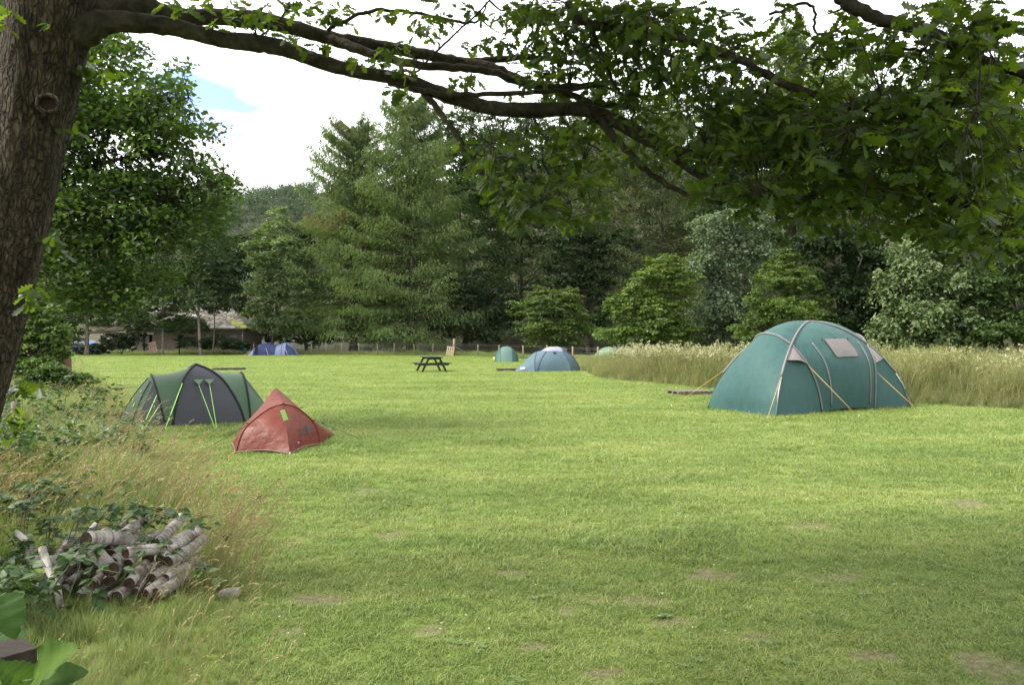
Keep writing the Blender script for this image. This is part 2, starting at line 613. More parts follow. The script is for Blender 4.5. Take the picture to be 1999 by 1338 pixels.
# ------------------------------------------------------------------ scattered grass (stuff)
def blade_mesh(mb, base, ang, h, w, lean, tint, segs=2):
    d = np.array((math.cos(ang), math.sin(ang), 0))
    s = np.array((-math.sin(ang), math.cos(ang), 0))
    k = np.linspace(0, 1, segs + 1)
    ctr = base + d * (lean * k ** 1.8)[:, None] + np.array((0, 0, 1.0)) * (h * (k - 0.18 * (lean / max(h, 1e-6)) * k ** 3))[:, None]
    wd = (w * (1 - k ** 2 * 0.95) / 2)[:, None]
    V = np.stack([ctr - s * wd, ctr + s * wd], 1).reshape(-1, 3)
    F = [(2 * i, 2 * i + 1, 2 * i + 3, 2 * i + 2) for i in range(segs)]
    mb.add(V, F, 0, tint)

def proto(mb, name, mats):
    """a mesh kept out of the scene: only the scatter below places it"""
    o = mb.build(name, mats, local=True)
    C.objects.unlink(o)
    return o

def scatter(name, pts, rot, scl, pick, protos, base_kind='stuff'):
    me = bpy.data.meshes.new(name)
    n = len(pts)
    me.vertices.add(n)
    me.vertices.foreach_set('co', np.asarray(pts, np.float32).ravel())
    a = me.attributes.new('rot', 'FLOAT_VECTOR', 'POINT'); a.data.foreach_set('vector', np.asarray(rot, np.float32).ravel())
    a = me.attributes.new('scl', 'FLOAT', 'POINT'); a.data.foreach_set('value', np.asarray(scl, np.float32))
    a = me.attributes.new('pick', 'INT', 'POINT'); a.data.foreach_set('value', np.asarray(pick, np.int32))
    me.update()
    o = bpy.data.objects.new(name, me)
    C.objects.link(o)
    g = bpy.data.node_groups.new(name + '_scatter', 'GeometryNodeTree')
    g.interface.new_socket('Geometry', in_out='INPUT', socket_type='NodeSocketGeometry')
    g.interface.new_socket('Geometry', in_out='OUTPUT', socket_type='NodeSocketGeometry')
    gi, go = g.nodes.new('NodeGroupInput'), g.nodes.new('NodeGroupOutput')
    iop = g.nodes.new('GeometryNodeInstanceOnPoints')
    join = g.nodes.new('GeometryNodeJoinGeometry')
    for p in reversed(protos):
        oi = g.nodes.new('GeometryNodeObjectInfo')
        oi.inputs['Object'].default_value = p
        oi.inputs['As Instance'].default_value = True
        g.links.new(oi.outputs['Geometry'], join.inputs[0])
    def attr(nm, ty):
        q = g.nodes.new('GeometryNodeInputNamedAttribute')
        q.data_type = ty
        q.inputs['Name'].default_value = nm
        return [s for s in q.outputs if s.enabled and s.name == 'Attribute'][0]
    g.links.new(gi.outputs[0], iop.inputs['Points'])
    g.links.new(join.outputs[0], iop.inputs['Instance'])
    iop.inputs['Pick Instance'].default_value = True
    g.links.new(attr('pick', 'INT'), iop.inputs['Instance Index'])
    g.links.new(attr('rot', 'FLOAT_VECTOR'), iop.inputs['Rotation'])
    g.links.new(attr('scl', 'FLOAT'), iop.inputs['Scale'])
    g.links.new(iop.outputs[0], go.inputs[0])
    md = o.modifiers.new('scatter', 'NODES')
    md.node_group = g
    return kind(o, base_kind)

M_LAWN = leafmat('lawn_blade', (0.085, 0.136, 0.032), (0.172, 0.242, 0.056), (0.34, 0.36, 0.145), transl=0.45, tcol=(1.1, 1.15, 0.7), rough=0.5, spec=0.3, objvar=0.3, posvar=1.9, posscale=0.45)
M_ROUGH = leafmat('rough_blade', (0.07, 0.12, 0.032), (0.16, 0.22, 0.065), (0.31, 0.31, 0.15), transl=0.35, tcol=(1.2, 1.25, 0.6), objvar=0.3, posvar=1.3, posscale=1.0)
M_STRAW = leafmat('straw', (0.17, 0.13, 0.06), (0.30, 0.24, 0.12), (0.46, 0.40, 0.23), transl=0.25, tcol=(1.1, 1.05, 0.8), rough=0.7, spec=0.15, objvar=0.4)
M_CREAM = leafmat('cream_flower', (0.26, 0.24, 0.13), (0.38, 0.36, 0.21), (0.52, 0.50, 0.34), transl=0.2, tcol=(1, 1, 0.9), rough=0.8, spec=0.1, objvar=0.3)
M_MEADOW = leafmat('meadow_blade', (0.075, 0.115, 0.036), (0.155, 0.19, 0.07), (0.32, 0.30, 0.15), transl=0.4, tcol=(1.2, 1.2, 0.65), objvar=0.4, posvar=2.2, posscale=0.9)

# region edges on the ground, from the photo's mown line
EDGE_L = np.array([at(150, 694), at(205, 742), at(222, 775), at(245, 812), at(268, 870), at(325, 925), at(400, 1000), at(440, 1080), at(465, 1200), at(500, 1338), (-1.1, 3.0, 0), (-0.95, 2, 0)])
o_ = np.argsort(EDGE_L[:, 1])
EDGE_L = EDGE_L[o_]
def edge_left(y):
    return np.interp(y, EDGE_L[:, 1], EDGE_L[:, 0])
EDGE_R = np.array([at(2150, 812), at(1999, 801), at(1800, 789), at(1560, 775), at(1420, 764), at(1300, 751), at(1200, 742), at(1150, 736), at(1142, 728), at(1150, 715), at(1170, 702)])
def meadow_front(x):
    """distance of the meadow's near edge at x (x from the left tip to the right)"""
    e = EDGE_R[:8][::-1]
    return np.interp(x, e[:, 0], e[:, 1])
MEADOW_X0 = EDGE_R[7][0]

def build_grass():
    r = np.random.default_rng(21)
    # --- mown lawn tufts
    lawn = []
    for k in range(5):
        mb = MB()
        for i in range(16):
            b = np.array((*(r.normal(0, 0.030, 2)), -0.004))
            blade_mesh(mb, b, r.uniform(0, 6.28), r.uniform(0.010, 0.040), r.uniform(0.0032, 0.0058), r.uniform(0.015, 0.062), np.clip(r.normal(0.5, 0.30), 0, 1))
        lawn.append(proto(mb, 'lawn_tuft', M_LAWN))
    ymin, ymax = 2.6, 76.0
    n = 340000
    u = r.random(n)
    e = 0.35
    y = (ymin ** e + u * (ymax ** e - ymin ** e)) ** (1 / e)
    x = r.uniform(-1, 1, n) * (0.74 * y + 2.8)
    w = wear_mask(x, y)
    ok = (x > edge_left(y) - 0.15) & (r.random(n) > 0.93 * w) & (y < fence_y(x) - 0.6)
    ok &= ~((x > MEADOW_X0) & (y > meadow_front(x) + 0.4))
    thin = vnoise(x, y, 3.0, 5)
    ok &= r.random(n) < np.clip(0.95 + 0.6 * thin, 0.35, 1)
    x, y, w = x[ok], y[ok], w[ok]
    pts = np.stack([x, y, height(x, y)], 1)
    lush = sstep(0.15, 0.6, vnoise(x, y, 1.6, 8))
    sc = np.clip((y / 5.0) ** 0.5, 0.85, 2.3) * r.uniform(0.65, 1.25, len(x)) * (1 + 0.5 * lush * (y < 14)) * (1 - 0.35 * w)
    rot = np.stack([r.normal(0, 0.12, len(x)), r.normal(0, 0.12, len(x)), r.uniform(0, 6.28, len(x))], 1)
    scatter('lawn_grass', pts, rot, sc, r.integers(0, 5, len(x)), lawn)
    # --- rough grass on the left
    tufts = []
    for k in range(5):
        mb = MB()
        for i in range(34):
            b = np.array((*(r.normal(0, 0.06, 2)), -0.01))
            h = r.uniform(0.16, 0.5)
            blade_mesh(mb, b, r.uniform(0, 6.28), h, r.uniform(0.004, 0.008), h * r.uniform(0.2, 0.75), np.clip(r.normal(0.5, 0.25), 0, 1), 4)
        tufts.append(proto(mb, 'rough_tuft', M_ROUGH))
    def stalk(mb, r, h, lean, seeds, mi_head=0, hl=0.12, hw=0.012):
        a = r.uniform(-0.5, 0.9)
        d = np.array((math.cos(a), math.sin(a), 0))
        P = [np.array((0, 0, 0.0)) + d * (lean * k ** 2.2) + np.array((0, 0, h * (k - 0.12 * k ** 3))) for k in np.linspace(0, 1, 6)]
        mb.tube(P, [0.0018] * 5 + [0.001], 3, 0, False, 0.45)
        top = P[-1]
        dr = (P[-1] - P[-2]); dr /= np.linalg.norm(dr)
        for i in range(seeds):
            q = i / seeds
            c = top - dr * hl * (1 - q) + np.array((0, 0, -0.25 * hl * q * q))
            sd = r.normal(0, 1, 3); sd /= np.linalg.norm(sd)
            l = hw * 2.6 * (1 - 0.5 * abs(q - 0.4))
            tip = c + dr * l + sd * hw
            n_ = np.cross(dr, sd) * hw * 0.45
            mb.add([c, c + (tip - c) * 0.5 + n_, tip, c + (tip - c) * 0.5 - n_], [(0, 1, 2, 3)], mi_head, np.clip(r.normal(0.55, 0.25), 0, 1))
    stalks = []
    for k in range(6):
        mb = MB()
        for j in range(2):
            stalk(mb, r, r.uniform(0.5, 0.95), r.uniform(0.1, 0.4), 22, 0, r.uniform(0.09, 0.16), r.uniform(0.008, 0.014))
        stalks.append(proto(mb, 'seed_stalk', M_STRAW))
    def region_left(n, y0, y1, pad=0.0):
        y = y0 * (y1 / y0) ** r.random(n)
        xe = edge_left(y)
        x0 = -0.72 * y - 0.8
        x = x0 + (xe + pad - x0) * r.random(n)
        return x, y
    x, y = region_left(25000, 2.3, 74)
    near_edge = sstep(0, 1.0, edge_left(y) - x)
    sc = (0.35 + 0.75 * near_edge) * r.uniform(0.6, 1.15, len(x)) * np.clip((y / 6) ** 0.25, 0.8, 1.5) * (0.72 + 0.45 * vnoise(x, y, 1.4, 9))
    rot = np.stack([r.normal(0, 0.15, len(x)), r.normal(0.08, 0.15, len(x)), r.uniform(0, 6.28, len(x))], 1)
    ok = sc > 0.1
    # short around the log pile so that the logs show
    lp = ((x + 3.0) / 0.85) ** 2 + ((y - 5.45) / 0.55) ** 2
    ok &= ~((lp < 1.0))
    sc = sc * np.where(y < 5.1, 0.62, 1.0) * np.where((y < 5.1) & (x < -2.1) & (x > -3.5), np.where(y > 4.45, 0.38, 0.7), 1.0)
    scatter('rough_grass', np.stack([x, y, height(x, y)], 1)[ok], rot[ok], sc[ok], r.integers(0, 5, len(x))[ok], tufts)
    x, y = region_left(6000, 2.6, 24, 0.15)
    kp = (vnoise(x, y, 0.9, 14) > -0.15) | (r.random(len(x)) < 0.25)
    lp = ((x + 3.0) / 0.8) ** 2 + ((y - 5.4) / 0.5) ** 2
    kp &= lp > 1.0
    kp &= ~((y < 5.2) & (x < -2.25)) & ((y > 5.0) | (r.random(len(x)) < 0.4)) & ((y < 9) | (r.random(len(x)) < 0.5))
    x, y = x[kp], y[kp]
    rot = np.stack([r.normal(0, 0.1, len(x)), r.normal(0.1, 0.1, len(x)), r.uniform(-0.8, 1.2, len(x))], 1)
    scatter('seeding_grass_stalks', np.stack([x, y, height(x, y)], 1), rot, r.uniform(0.5, 1.05, len(x)) * np.where(y < 5.0, 0.5, 0.85), r.integers(0, 6, len(x)), stalks)
    # --- tall meadow on the right
    mead = []
    for k in range(6):
        mb = MB()
        for i in range(34):
            b = np.array((*(r.normal(0, 0.13, 2)), 0))
            h = r.uniform(0.45, 1.15)
            blade_mesh(mb, b, r.normal(0.2, 1.3), h, r.uniform(0.008, 0.016), h * r.uniform(0.15, 0.75), np.clip(r.normal(0.5, 0.30), 0, 1), 4)
        for j in range(3 if k % 2 else 6):
            a = r.normal(0.2, 0.9)
            b = np.array((*(r.normal(0, 0.13, 2)), 0))
            h = r.uniform(0.85, 1.25)
            tip = b + np.array((0.16 * math.cos(a), 0.16 * math.sin(a), h))
            mb.tube([b, (b + tip) / 2 + np.array((0, 0, 0.05)), tip], [0.004, 0.003, 0.002], 3, 1, False, 0.45)
            for i in range(14):
                c = tip + np.array((r.normal(0, 0.018), r.normal(0, 0.018), r.uniform(-0.16, 0.04)))
                blade_mesh(mb, c, r.uniform(0, 6.28), 0.045, 0.012, 0.02, np.clip(r.normal(0.5, 0.25), 0, 1), 1)
        mead.append(proto(mb, 'meadow_tuft', [M_MEADOW, M_STRAW]))
    flow = []
    for k in range(4):
        mb = MB()
        for j in range(3):
            b = np.array((*(r.normal(0, 0.08, 2)), 0))
            h = r.uniform(1.05, 1.4)
            tip = b + np.array((r.normal(0, 0.08), r.normal(0, 0.08), h))
            mb.tube([b, tip], [0.005, 0.003], 3, 0, False, 0.4)
            for q in range(5):
                c0 = tip + np.array((r.normal(0, 0.05), r.normal(0, 0.05), r.uniform(-0.10, 0.06)))
                for i in range(9):
                    c = c0 + r.normal(0, 0.02, 3)
                    blade_mesh(mb, c, r.uniform(0, 6.28), 0.022, 0.026, 0.02, np.clip(r.normal(0.5, 0.25), 0, 1), 1)
                    mb.m[-1][:] = 1
            for i in range(8):
                z = r.uniform(0.3, 0.95) * h
                blade_mesh(mb, b + (tip - b) * z / h, r.uniform(0, 6.28), 0.05, 0.06, 0.13, r.uniform(0, 0.5), 2)
        flow.append(proto(mb, 'flower_stem', [M_MEADOW, M_CREAM]))
    n = 17000
    x = r.uniform(MEADOW_X0 + 0.3, 26, n)
    yf = meadow_front(x)
    d = r.random(n) ** 1.5 * 13.6 - 0.6 * r.random(n) ** 2
    y = yf + d
    ok = (x < 0.78 * y + 3) & (y < fence_y(x) + 8)
    x, y, d = x[ok], y[ok], d[ok]
    lush = vnoise(x, y, 0.5, 31)
    taper = sstep(0, 3.2, x - MEADOW_X0)
    hs = (0.45 + 0.55 * sstep(0, 1.3, d + 0.5 * vnoise(x, y, 2, 32))) * (0.55 + 0.45 * taper) * r.uniform(0.6, 1.15, len(x)) * (1 + 0.16 * lush + 0.3 * vnoise(x, y, 1.7, 33))
    pk = np.where(vnoise(x, y, 0.9, 35) + r.normal(0, 0.25, len(x)) > 0.05, 0, 1) + 2 * r.integers(0, 3, len(x))
    hs = np.where(d < 0.15, hs * r.uniform(0.35, 0.9, len(x)), hs)
    rot = np.stack([r.normal(0, 0.2, len(x)), r.normal(0.20, 0.22, len(x)), r.normal(0, 0.7, len(x))], 1)
    scatter('tall_meadow_grass', np.stack([x, y, height(x, y)], 1), rot, hs, pk, mead)
    n = 2300
    x = r.uniform(MEADOW_X0 + 1.6, 26, n)
    y = meadow_front(x) + 1.6 + r.random(n) ** 1.3 * 10
    ok = (x < 0.78 * y + 1) & (y < fence_y(x) + 8) & (r.random(n) < np.where(x < 8.0, 0.8, 0.22)) & (vnoise(x, y, 1.1, 41) > -0.25)
    x, y = x[ok], y[ok]
    rot = np.stack([r.normal(0, 0.08, len(x)), r.normal(0, 0.08, len(x)), r.uniform(0, 6.28, len(x))], 1)
    scatter('cream_meadow_flowers', np.stack([x, y, height(x, y)], 1), rot, r.uniform(0.72, 1.12, len(x)), r.integers(0, 4, len(x)), flow)
    # unmown strip along the fence
    n = 5200
    x = r.uniform(-46, 5.5, n)
    y = fence_y(x) + np.where(r.random(n) < 0.75, r.uniform(0.25, 2.2, n), r.uniform(-0.5, 0.2, n))
    rot = np.stack([r.normal(0, 0.14, len(x)), r.normal(0, 0.14, len(x)), r.uniform(0, 6.28, len(x))], 1)
    scatter('fence_line_grass', np.stack([x, y, height(x, y)], 1), rot, r.uniform(0.7, 1.5, n) * (0.6 + 0.6 * np.abs(vnoise(x, y, 1, 3))) * np.where(y < fence_y(x) + 0.2, 0.6, 1.25), r.integers(0, 5, n), tufts)
build_grass()
# ------------------------------------------------------------------ foliage
def unit(v):
    return v / (np.linalg.norm(v, axis=-1, keepdims=True) + 1e-12)

def leaf_quads(mb, P, Nrm, size, r, tint, aspect=0.55, mi=0, axis=None):
    """bent four-cornered leaves at points P with normals Nrm"""
    n = len(P)
    if axis is None:
        axis = r.normal(size=(n, 3))
    a = unit(axis - Nrm * np.sum(axis * Nrm, 1, keepdims=True))
    b = np.cross(Nrm, a)
    s = np.broadcast_to(np.asarray(size, float), (n,))[:, None]
    c0 = P - a * s * 0.5
    c1 = P + b * s * aspect * 0.5 + Nrm * s * 0.10
    c2 = P + a * s * 0.5 - Nrm * s * 0.06
    c3 = P - b * s * aspect * 0.5 + Nrm * s * 0.10
    V = np.stack([c0, c1, c2, c3], 1).reshape(-1, 3)
    F = np.arange(4 * n).reshape(n, 4)
    mb.add(V, F, mi, np.repeat(tint, 4))

def blob_leaves(mb, blobs, n, leaf, r, clump=0.22, flat=0.45, aspect=0.6, inner=0.25, upbias=0.55, tvar=0.16, hang=0.0):
    """leaves in clumps over and inside ellipsoid masses; blobs = [(centre, radii)]"""
    w = np.array([(rr[0] * rr[1] + rr[1] * rr[2] + rr[0] * rr[2]) for _, rr in blobs])
    w = w / w.sum()
    for (c, rr), ww in zip(blobs, w):
        c, rr = np.asarray(c, float), np.asarray(rr, float)
        k = max(int(n * ww), 30)
        per = 26
        nc = max(k // per, 6)
        d = unit(r.normal(size=(nc, 3)))
        d[:, 2] = np.where(d[:, 2] < -0.55, -d[:, 2], d[:, 2])
        rad = np.where(r.random(nc) < inner, r.uniform(0.3, 0.85, nc), r.uniform(0.86, 1.10, nc))
        rad = rad * (1 + 0.16 * np.sin(3.1 * d[:, 0] + 5 * d[:, 2] + r.uniform(0, 6)) * np.sin(4.3 * d[:, 1] + 2.2))
        cc = c + d * rr * rad[:, None]
        cr_ = clump * rr.mean() * r.uniform(0.6, 1.4, nc)
        ct = np.clip(r.normal(0.5, tvar, nc), 0, 1)
        idx = np.repeat(np.arange(nc), per)
        off = r.normal(size=(nc * per, 3)) * cr_[idx][:, None]
        off[:, 2] *= flat
        off[:, 2] -= hang * np.hypot(off[:, 0], off[:, 1]) ** 2 / (cr_[idx] + 1e-6)
        P = cc[idx] + off
        nr = unit(d[idx] * 0.45 + np.array((0, 0, upbias)) + r.normal(size=(nc * per, 3)) * 0.45)
        t = np.clip(ct[idx] + r.normal(0, 0.14, nc * per), 0, 1)
        leaf_quads(mb, P, nr, leaf * r.uniform(0.65, 1.3, nc * per), r, t, aspect)

def px_blobs(Y, lst):
    """masses given by where they show in the photo, at distance Y (+dy), as deep as they are wide"""
    out = []
    for b in lst:
        px, py, rx, ry = b[:4]
        dy = b[4] if len(b) > 4 else 0.0
        y = Y + dy
        out.append((atY(px, py, y), (rx / F_PX * y, rx / F_PX * y * 0.8, ry / F_PX * y)))
    return out

def lumpy(blobs, r, k=9, core=True, s0=0.22, s1=0.55):
    """break each mass into a core and uneven lobes that stand out of it"""
    out = []
    for c, rr in blobs:
        c, rr = np.asarray(c, float), np.asarray(rr, float)
        if core:
            out.append((c, rr * 0.72))
        d = unit(r.normal(size=(k, 3)))
        for q in range(k):
            if d[q, 1] > 0.75:
                d[q, 1] *= -1
            s = r.uniform(s0, s1)
            out.append((c + d[q] * rr * r.uniform(0.55, 1.12) * (1 - 0.2 * s), rr * s * np.array((1.05, 1.05, r.uniform(0.6, 0.95)))))
    return out

def limbs(mb, base, blobs, r0, r, lean=None):
    """tapered trunk with limbs that reach into the masses"""
    base = np.asarray(base, float)
    top = max((b[0] for b in blobs), key=lambda q: q[2])
    cx = np.mean([b[0] for b in blobs], axis=0)
    hi = np.array((cx[0] * 0.5 + top[0] * 0.5, cx[1], top[2]))
    P = cr([base - np.array((0, 0, 0.3)), base * 0.75 + hi * 0.25 + r.normal(0, r0 * 0.7, 3) * (1, 1, 0), base * 0.4 + hi * 0.6 + r.normal(0, r0, 3) * (1, 1, 0), hi], 14)
    mb.tube(P, np.linspace(r0, r0 * 0.15, 14) * (1 + 0.35 * np.exp(-np.arange(14.0))), 8)
    for c, rr in blobs:
        k = int(np.clip(r.integers(2, 8), 1, 10))
        i0 = np.argmin(np.abs(P[:, 2] - (c[2] - rr[2] * 1.2)))
        i0 = int(np.clip(i0, 2, 11))
        for q in range(3):
            e = c + r.normal(size=3) * rr * 0.5
            mid = (P[i0] + e) / 2 + np.array((0, 0, -0.06)) * np.linalg.norm(e - P[i0])
            mb.tube(cr([P[i0], mid, e], 7), np.linspace(r0 * 0.4, r0 * 0.05, 7), 5, 0, False)

def tree(name, label, cat, base, blobs, n, leaf, mleaf, mbark, r0=0.16, seed=1, group=None, crown='crown', **kw):
    r = np.random.default_rng(seed)
    t = thing(name, label, cat, base, group)
    mb = MB()
    limbs(mb, base, blobs, r0, r)
    mb.build('trunk' if crown == 'crown' else 'stem', mbark, t)
    mb = MB()
    blob_leaves(mb, lumpy(blobs, r), n, leaf, r, **kw)
    mb.build(crown, mleaf, t, smooth=False)
    return t

B_DARK = bark('dark_bark', (0.025, 0.02, 0.014), (0.075, 0.062, 0.045), (6, 6, 1.5))
B_GREY = bark('grey_bark', (0.06, 0.05, 0.04), (0.15, 0.13, 0.10), (6, 6, 1.5))
B_BIRCH = bark('birch_bark', (0.03, 0.027, 0.024), (0.24, 0.215, 0.19), (3, 3, 9), 0.4, (0.15, 0.135, 0.12))
L_MID = leafmat('leaf_mid', (0.024, 0.047, 0.014), (0.042, 0.076, 0.021), (0.075, 0.115, 0.032))
L_DARK = leafmat('leaf_dark', (0.009, 0.020, 0.007), (0.017, 0.034, 0.011), (0.034, 0.058, 0.018))
L_PALE = leafmat('leaf_pale', (0.06, 0.10, 0.035), (0.10, 0.15, 0.055), (0.16, 0.21, 0.09), spec=0.4)
L_GREY = leafmat('leaf_grey', (0.055, 0.088, 0.048), (0.10, 0.14, 0.08), (0.18, 0.22, 0.135), tcol=(1.3, 1.4, 0.7))
L_BRIGHT = leafmat('leaf_bright', (0.04, 0.075, 0.016), (0.078, 0.125, 0.024), (0.145, 0.20, 0.045))
L_LARCH = leafmat('needle_larch', (0.046, 0.08, 0.025), (0.085, 0.128, 0.038), (0.15, 0.195, 0.06), tcol=(1.3, 1.4, 0.6), rough=0.6)
L_LARCH2 = leafmat('needle_larch_dull', (0.035, 0.055, 0.02), (0.06, 0.085, 0.028), (0.10, 0.12, 0.04), tcol=(1.3, 1.3, 0.6), rough=0.6)
L_SYC = leafmat('leaf_sycamore', (0.05, 0.085, 0.034), (0.105, 0.15, 0.062), (0.22, 0.265, 0.13), tcol=(1.3, 1.4, 0.6))

# ---- larches: whorled drooping boughs hung with needle sprays
def larch_mesh(mb_l, mb_w, base, H, R, r, n_b=150, per=360, z0=0.07, spray=0.34, brown=0.0):
    base = np.asarray(base, float)
    mb_w.tube(cr([base - (0, 0, 0.4), base + (0.1, 0, H * 0.4), base + (0.0, 0.05, H * 0.75), base + (0, 0, H * 0.99)], 16),
              0.016 * H * (1 - np.linspace(0, 1, 16) * 0.95) * (1 + 0.5 * np.exp(-np.arange(16.0) * 1.5)), 9)
    for i in range(n_b):
        q = (i + r.random()) / n_b
        z = H * (z0 + (0.985 - z0) * q ** 0.8)
        rel = (z / H - z0) / (1 - z0)
        L = R * (1 - rel) ** 0.47 * r.uniform(0.5, 1.12) * (0.75 + 0.25 * sstep(0, 0.15, rel)) + 0.45
        az = r.uniform(0, 6.283)
        d = np.array((math.cos(az), math.sin(az), 0))
        s = np.linspace(0, 1, 8)
        lift = r.uniform(0.02, 0.22) + 0.35 * rel ** 2
        bend = -r.uniform(0.2, 0.5) * (1 - 0.8 * rel)
        Pz = L * (lift * s * 1.6 + bend * s ** 1.6 + 0.16 * s ** 4)
        path = base + np.array((0, 0, z)) + d * (L * s)[:, None] + np.array((0, 0, 1.0)) * Pz[:, None]
        mb_w.tube(path, np.linspace(0.012 * L + 0.008, 0.006, 8), 4, 0, False)
        k = int(per * (0.45 + L / R))
        t = r.beta(1.5, 1.0, k)
        t = np.clip(t, 0.06, 1)
        ii = np.clip((t * 7).astype(int), 0, 6)
        f = (t * 7 - ii)[:, None]
        c = path[ii] * (1 - f) + path[ii + 1] * f
        side = np.array((-d[1], d[0], 0))
        wid = L * 0.32 * np.sin(np.pi * np.clip(t * 0.85 + 0.1, 0, 1)) ** 0.8 + 0.10
        o = r.normal(0, 0.6, k) * wid
        hang = np.abs(r.normal(0, 0.36, k)) * (0.6 + 0.8 * (1 - rel)) + 0.25 * np.abs(o)
        c = c + side * o[:, None] - np.array((0, 0, 1.0)) * hang[:, None] + r.normal(0, 0.05, (k, 3))
        ax = unit(d * r.normal(0.55, 0.3, k)[:, None] + side * (np.sign(o) * 0.45)[:, None] + np.array((0, 0, -1.0)) * r.uniform(0.3, 1.5, k)[:, None])
        nr = unit(r.normal(size=(k, 3)) * 0.55 + np.array((0, 0, 0.8)) + d * 0.25)
        tt = np.clip(r.normal(0.5, 0.12) + r.normal(0, 0.15, k), 0, 1)
        mi = 1 if r.random() < brown else 0
        leaf_quads(mb_l, c, unit(nr - ax * np.sum(nr * ax, 1, keepdims=True)), spray * r.uniform(0.5, 1.3, k), r, tt, 0.26, mi, ax)

M_BROWNED = leafmat('browned_needle', (0.10, 0.085, 0.035), (0.16, 0.13, 0.05), (0.22, 0.18, 0.07), tcol=(1.1, 1.05, 0.7))
def larch(name, label, base, H, R, seed, mat=None, brown=0.02, **kw):
    r = np.random.default_rng(seed)
    t = thing(name, label, 'tree', base, kw.pop('group', None))
    a, b = MB(), MB()
    larch_mesh(a, b, base, H, R, r, brown=brown, **kw)
    b.build('trunk', B_DARK, t)
    a.build('crown', [mat or L_LARCH, M_BROWNED], t, smooth=False)
    return t

def ground_at(px, Y):
    x = (px - 999.5) / F_PX * Y
    return np.array((x, Y, float(height(np.array(x), np.array(float(Y))))))

LG = 'larches beyond the wire fence'
larch('larch_tree', 'tallest pale green larch in the middle, its bare trunk showing beside the fence', ground_at(802, 79), 26.0, 8.6, 3, per=330, group=LG, n_b=230)
larch('larch_tree', 'broad larch with a browned pointed tip, left of the tallest larch', ground_at(690, 82), 24.2, 8.0, 4, brown=0.06, per=330, group=LG, n_b=230)
larch('larch_tree', 'dull drooping larch on the bank left of the bright hawthorn', ground_at(1150, 84), 25, 9.0, 5, L_LARCH2, z0=0.22, group=LG, per=260, n_b=120)
larch('larch_tree', 'dull larch with hanging boughs above the bright hawthorn', ground_at(1290, 80), 25, 9.5, 6, L_LARCH2, z0=0.16, group=LG, per=270, n_b=125)
larch('larch_tree', 'pale feathery larch whose top stands against the sky above the teal tent', ground_at(1545, 72), 31, 5.0, 7, z0=0.25, group=LG, per=260)

# ---- broadleaf trees behind the field
TG = 'broadleaf trees beyond the field'
def bt(label, px, Y, masses, n, leaf, mleaf, seed, mbark=None, r0=0.2, cat='tree', name='broadleaf_tree', group=TG, crown='crown', **kw):
    return tree(name, label, cat, ground_at(px, Y), px_blobs(Y, masses), n, leaf, mleaf, mbark or B_DARK, r0, seed, group, crown, **kw)

bt('pale green aspen like tree standing between the cottage and the larches', 528, 80,
   [(548, 455, 40, 34), (520, 500, 40, 40), (575, 500, 44, 40), (540, 560, 55, 45), (590, 575, 40, 40), (510, 620, 34, 30), (570, 635, 50, 34), (600, 545, 26, 40)],
   26000, 0.30, L_PALE, 21, B_DARK, 0.17, clump=0.26)
bt('dark tree filling the gap behind the pale aspen like tree', 600, 92,
   [(600, 480, 46, 36), (540, 490, 50, 34), (470, 530, 50, 50), (470, 600, 40, 60), (620, 480, 50, 60), (610, 600, 60, 70), (520, 650, 50, 30), (590, 655, 50, 30), (650, 655, 40, 30)],
   18000, 0.34, L_DARK, 22)
bt('tall leafy tree with a rounded top right of the tallest larch', 908, 88,
   [(905, 250, 50, 40), (870, 320, 50, 60), (940, 300, 60, 50), (900, 400, 70, 60), (970, 390, 50, 60), (880, 480, 50, 60), (950, 500, 60, 70), (900, 580, 50, 50)],
   32000, 0.32, L_MID, 23, r0=0.28)
bt('tall dark tree rising behind the picnic table and small dome tents', 1010, 92,
   [(1010, 260, 60, 36), (1070, 300, 50, 50), (1000, 350, 60, 60), (1080, 390, 60, 60), (1020, 460, 70, 70), (1000, 550, 70, 60), (1090, 490, 50, 50)],
   30000, 0.32, L_DARK, 24, r0=0.28)
bt('dark tree with low boughs shading the fence behind the picnic table', 960, 80,
   [(900, 560, 60, 50), (960, 590, 60, 50), (930, 640, 70, 36), (1000, 630, 46, 40), (860, 620, 40, 40)],
   17000, 0.28, L_DARK, 25, r0=0.2)
bt('dark green yew like bush behind the small dome tents', 1082, 66,
   [(1082, 600, 60, 36), (1050, 630, 50, 36), (1115, 630, 46, 40), (1080, 655, 75, 26), (1062, 585, 26, 24), (1110, 585, 28, 24)],
   17000, 0.24, leafmat('leaf_yew', (0.035, 0.06, 0.016), (0.06, 0.095, 0.022), (0.10, 0.14, 0.035)), 26, r0=0.14, cat='bush', name='yew_bush', flat=0.3)
bt('tree on the bank top showing against the sky behind the main oak bough', 1120, 112,
   [(1120, 230, 90, 50), (1230, 230, 80, 60), (1180, 330, 110, 70), (1300, 290, 90, 70), (1060, 300, 70, 60)],
   20000, 0.42, L_MID, 27, r0=0.3)
bt('dark tree on the bank behind the dull larches', 1260, 100,
   [(1250, 330, 90, 70), (1340, 380, 80, 70), (1180, 420, 60, 50), (1330, 480, 60, 60)],
   15000, 0.38, L_DARK, 28, r0=0.3)
bt('bright green hawthorn at the left end of the hedge, over the seeding meadow', 1268, 52,
   [(1262, 560, 48, 36), (1225, 610, 46, 40), (1285, 600, 50, 46), (1245, 655, 66, 32), (1300, 655, 50, 28), (1300, 520, 40, 32), (1330, 560, 36, 40), (1310, 640, 44, 34), (1205, 590, 22, 18)],
   30000, 0.20, L_BRIGHT, 29, B_DARK, 0.14, name='hawthorn_tree', clump=0.2, flat=0.35)
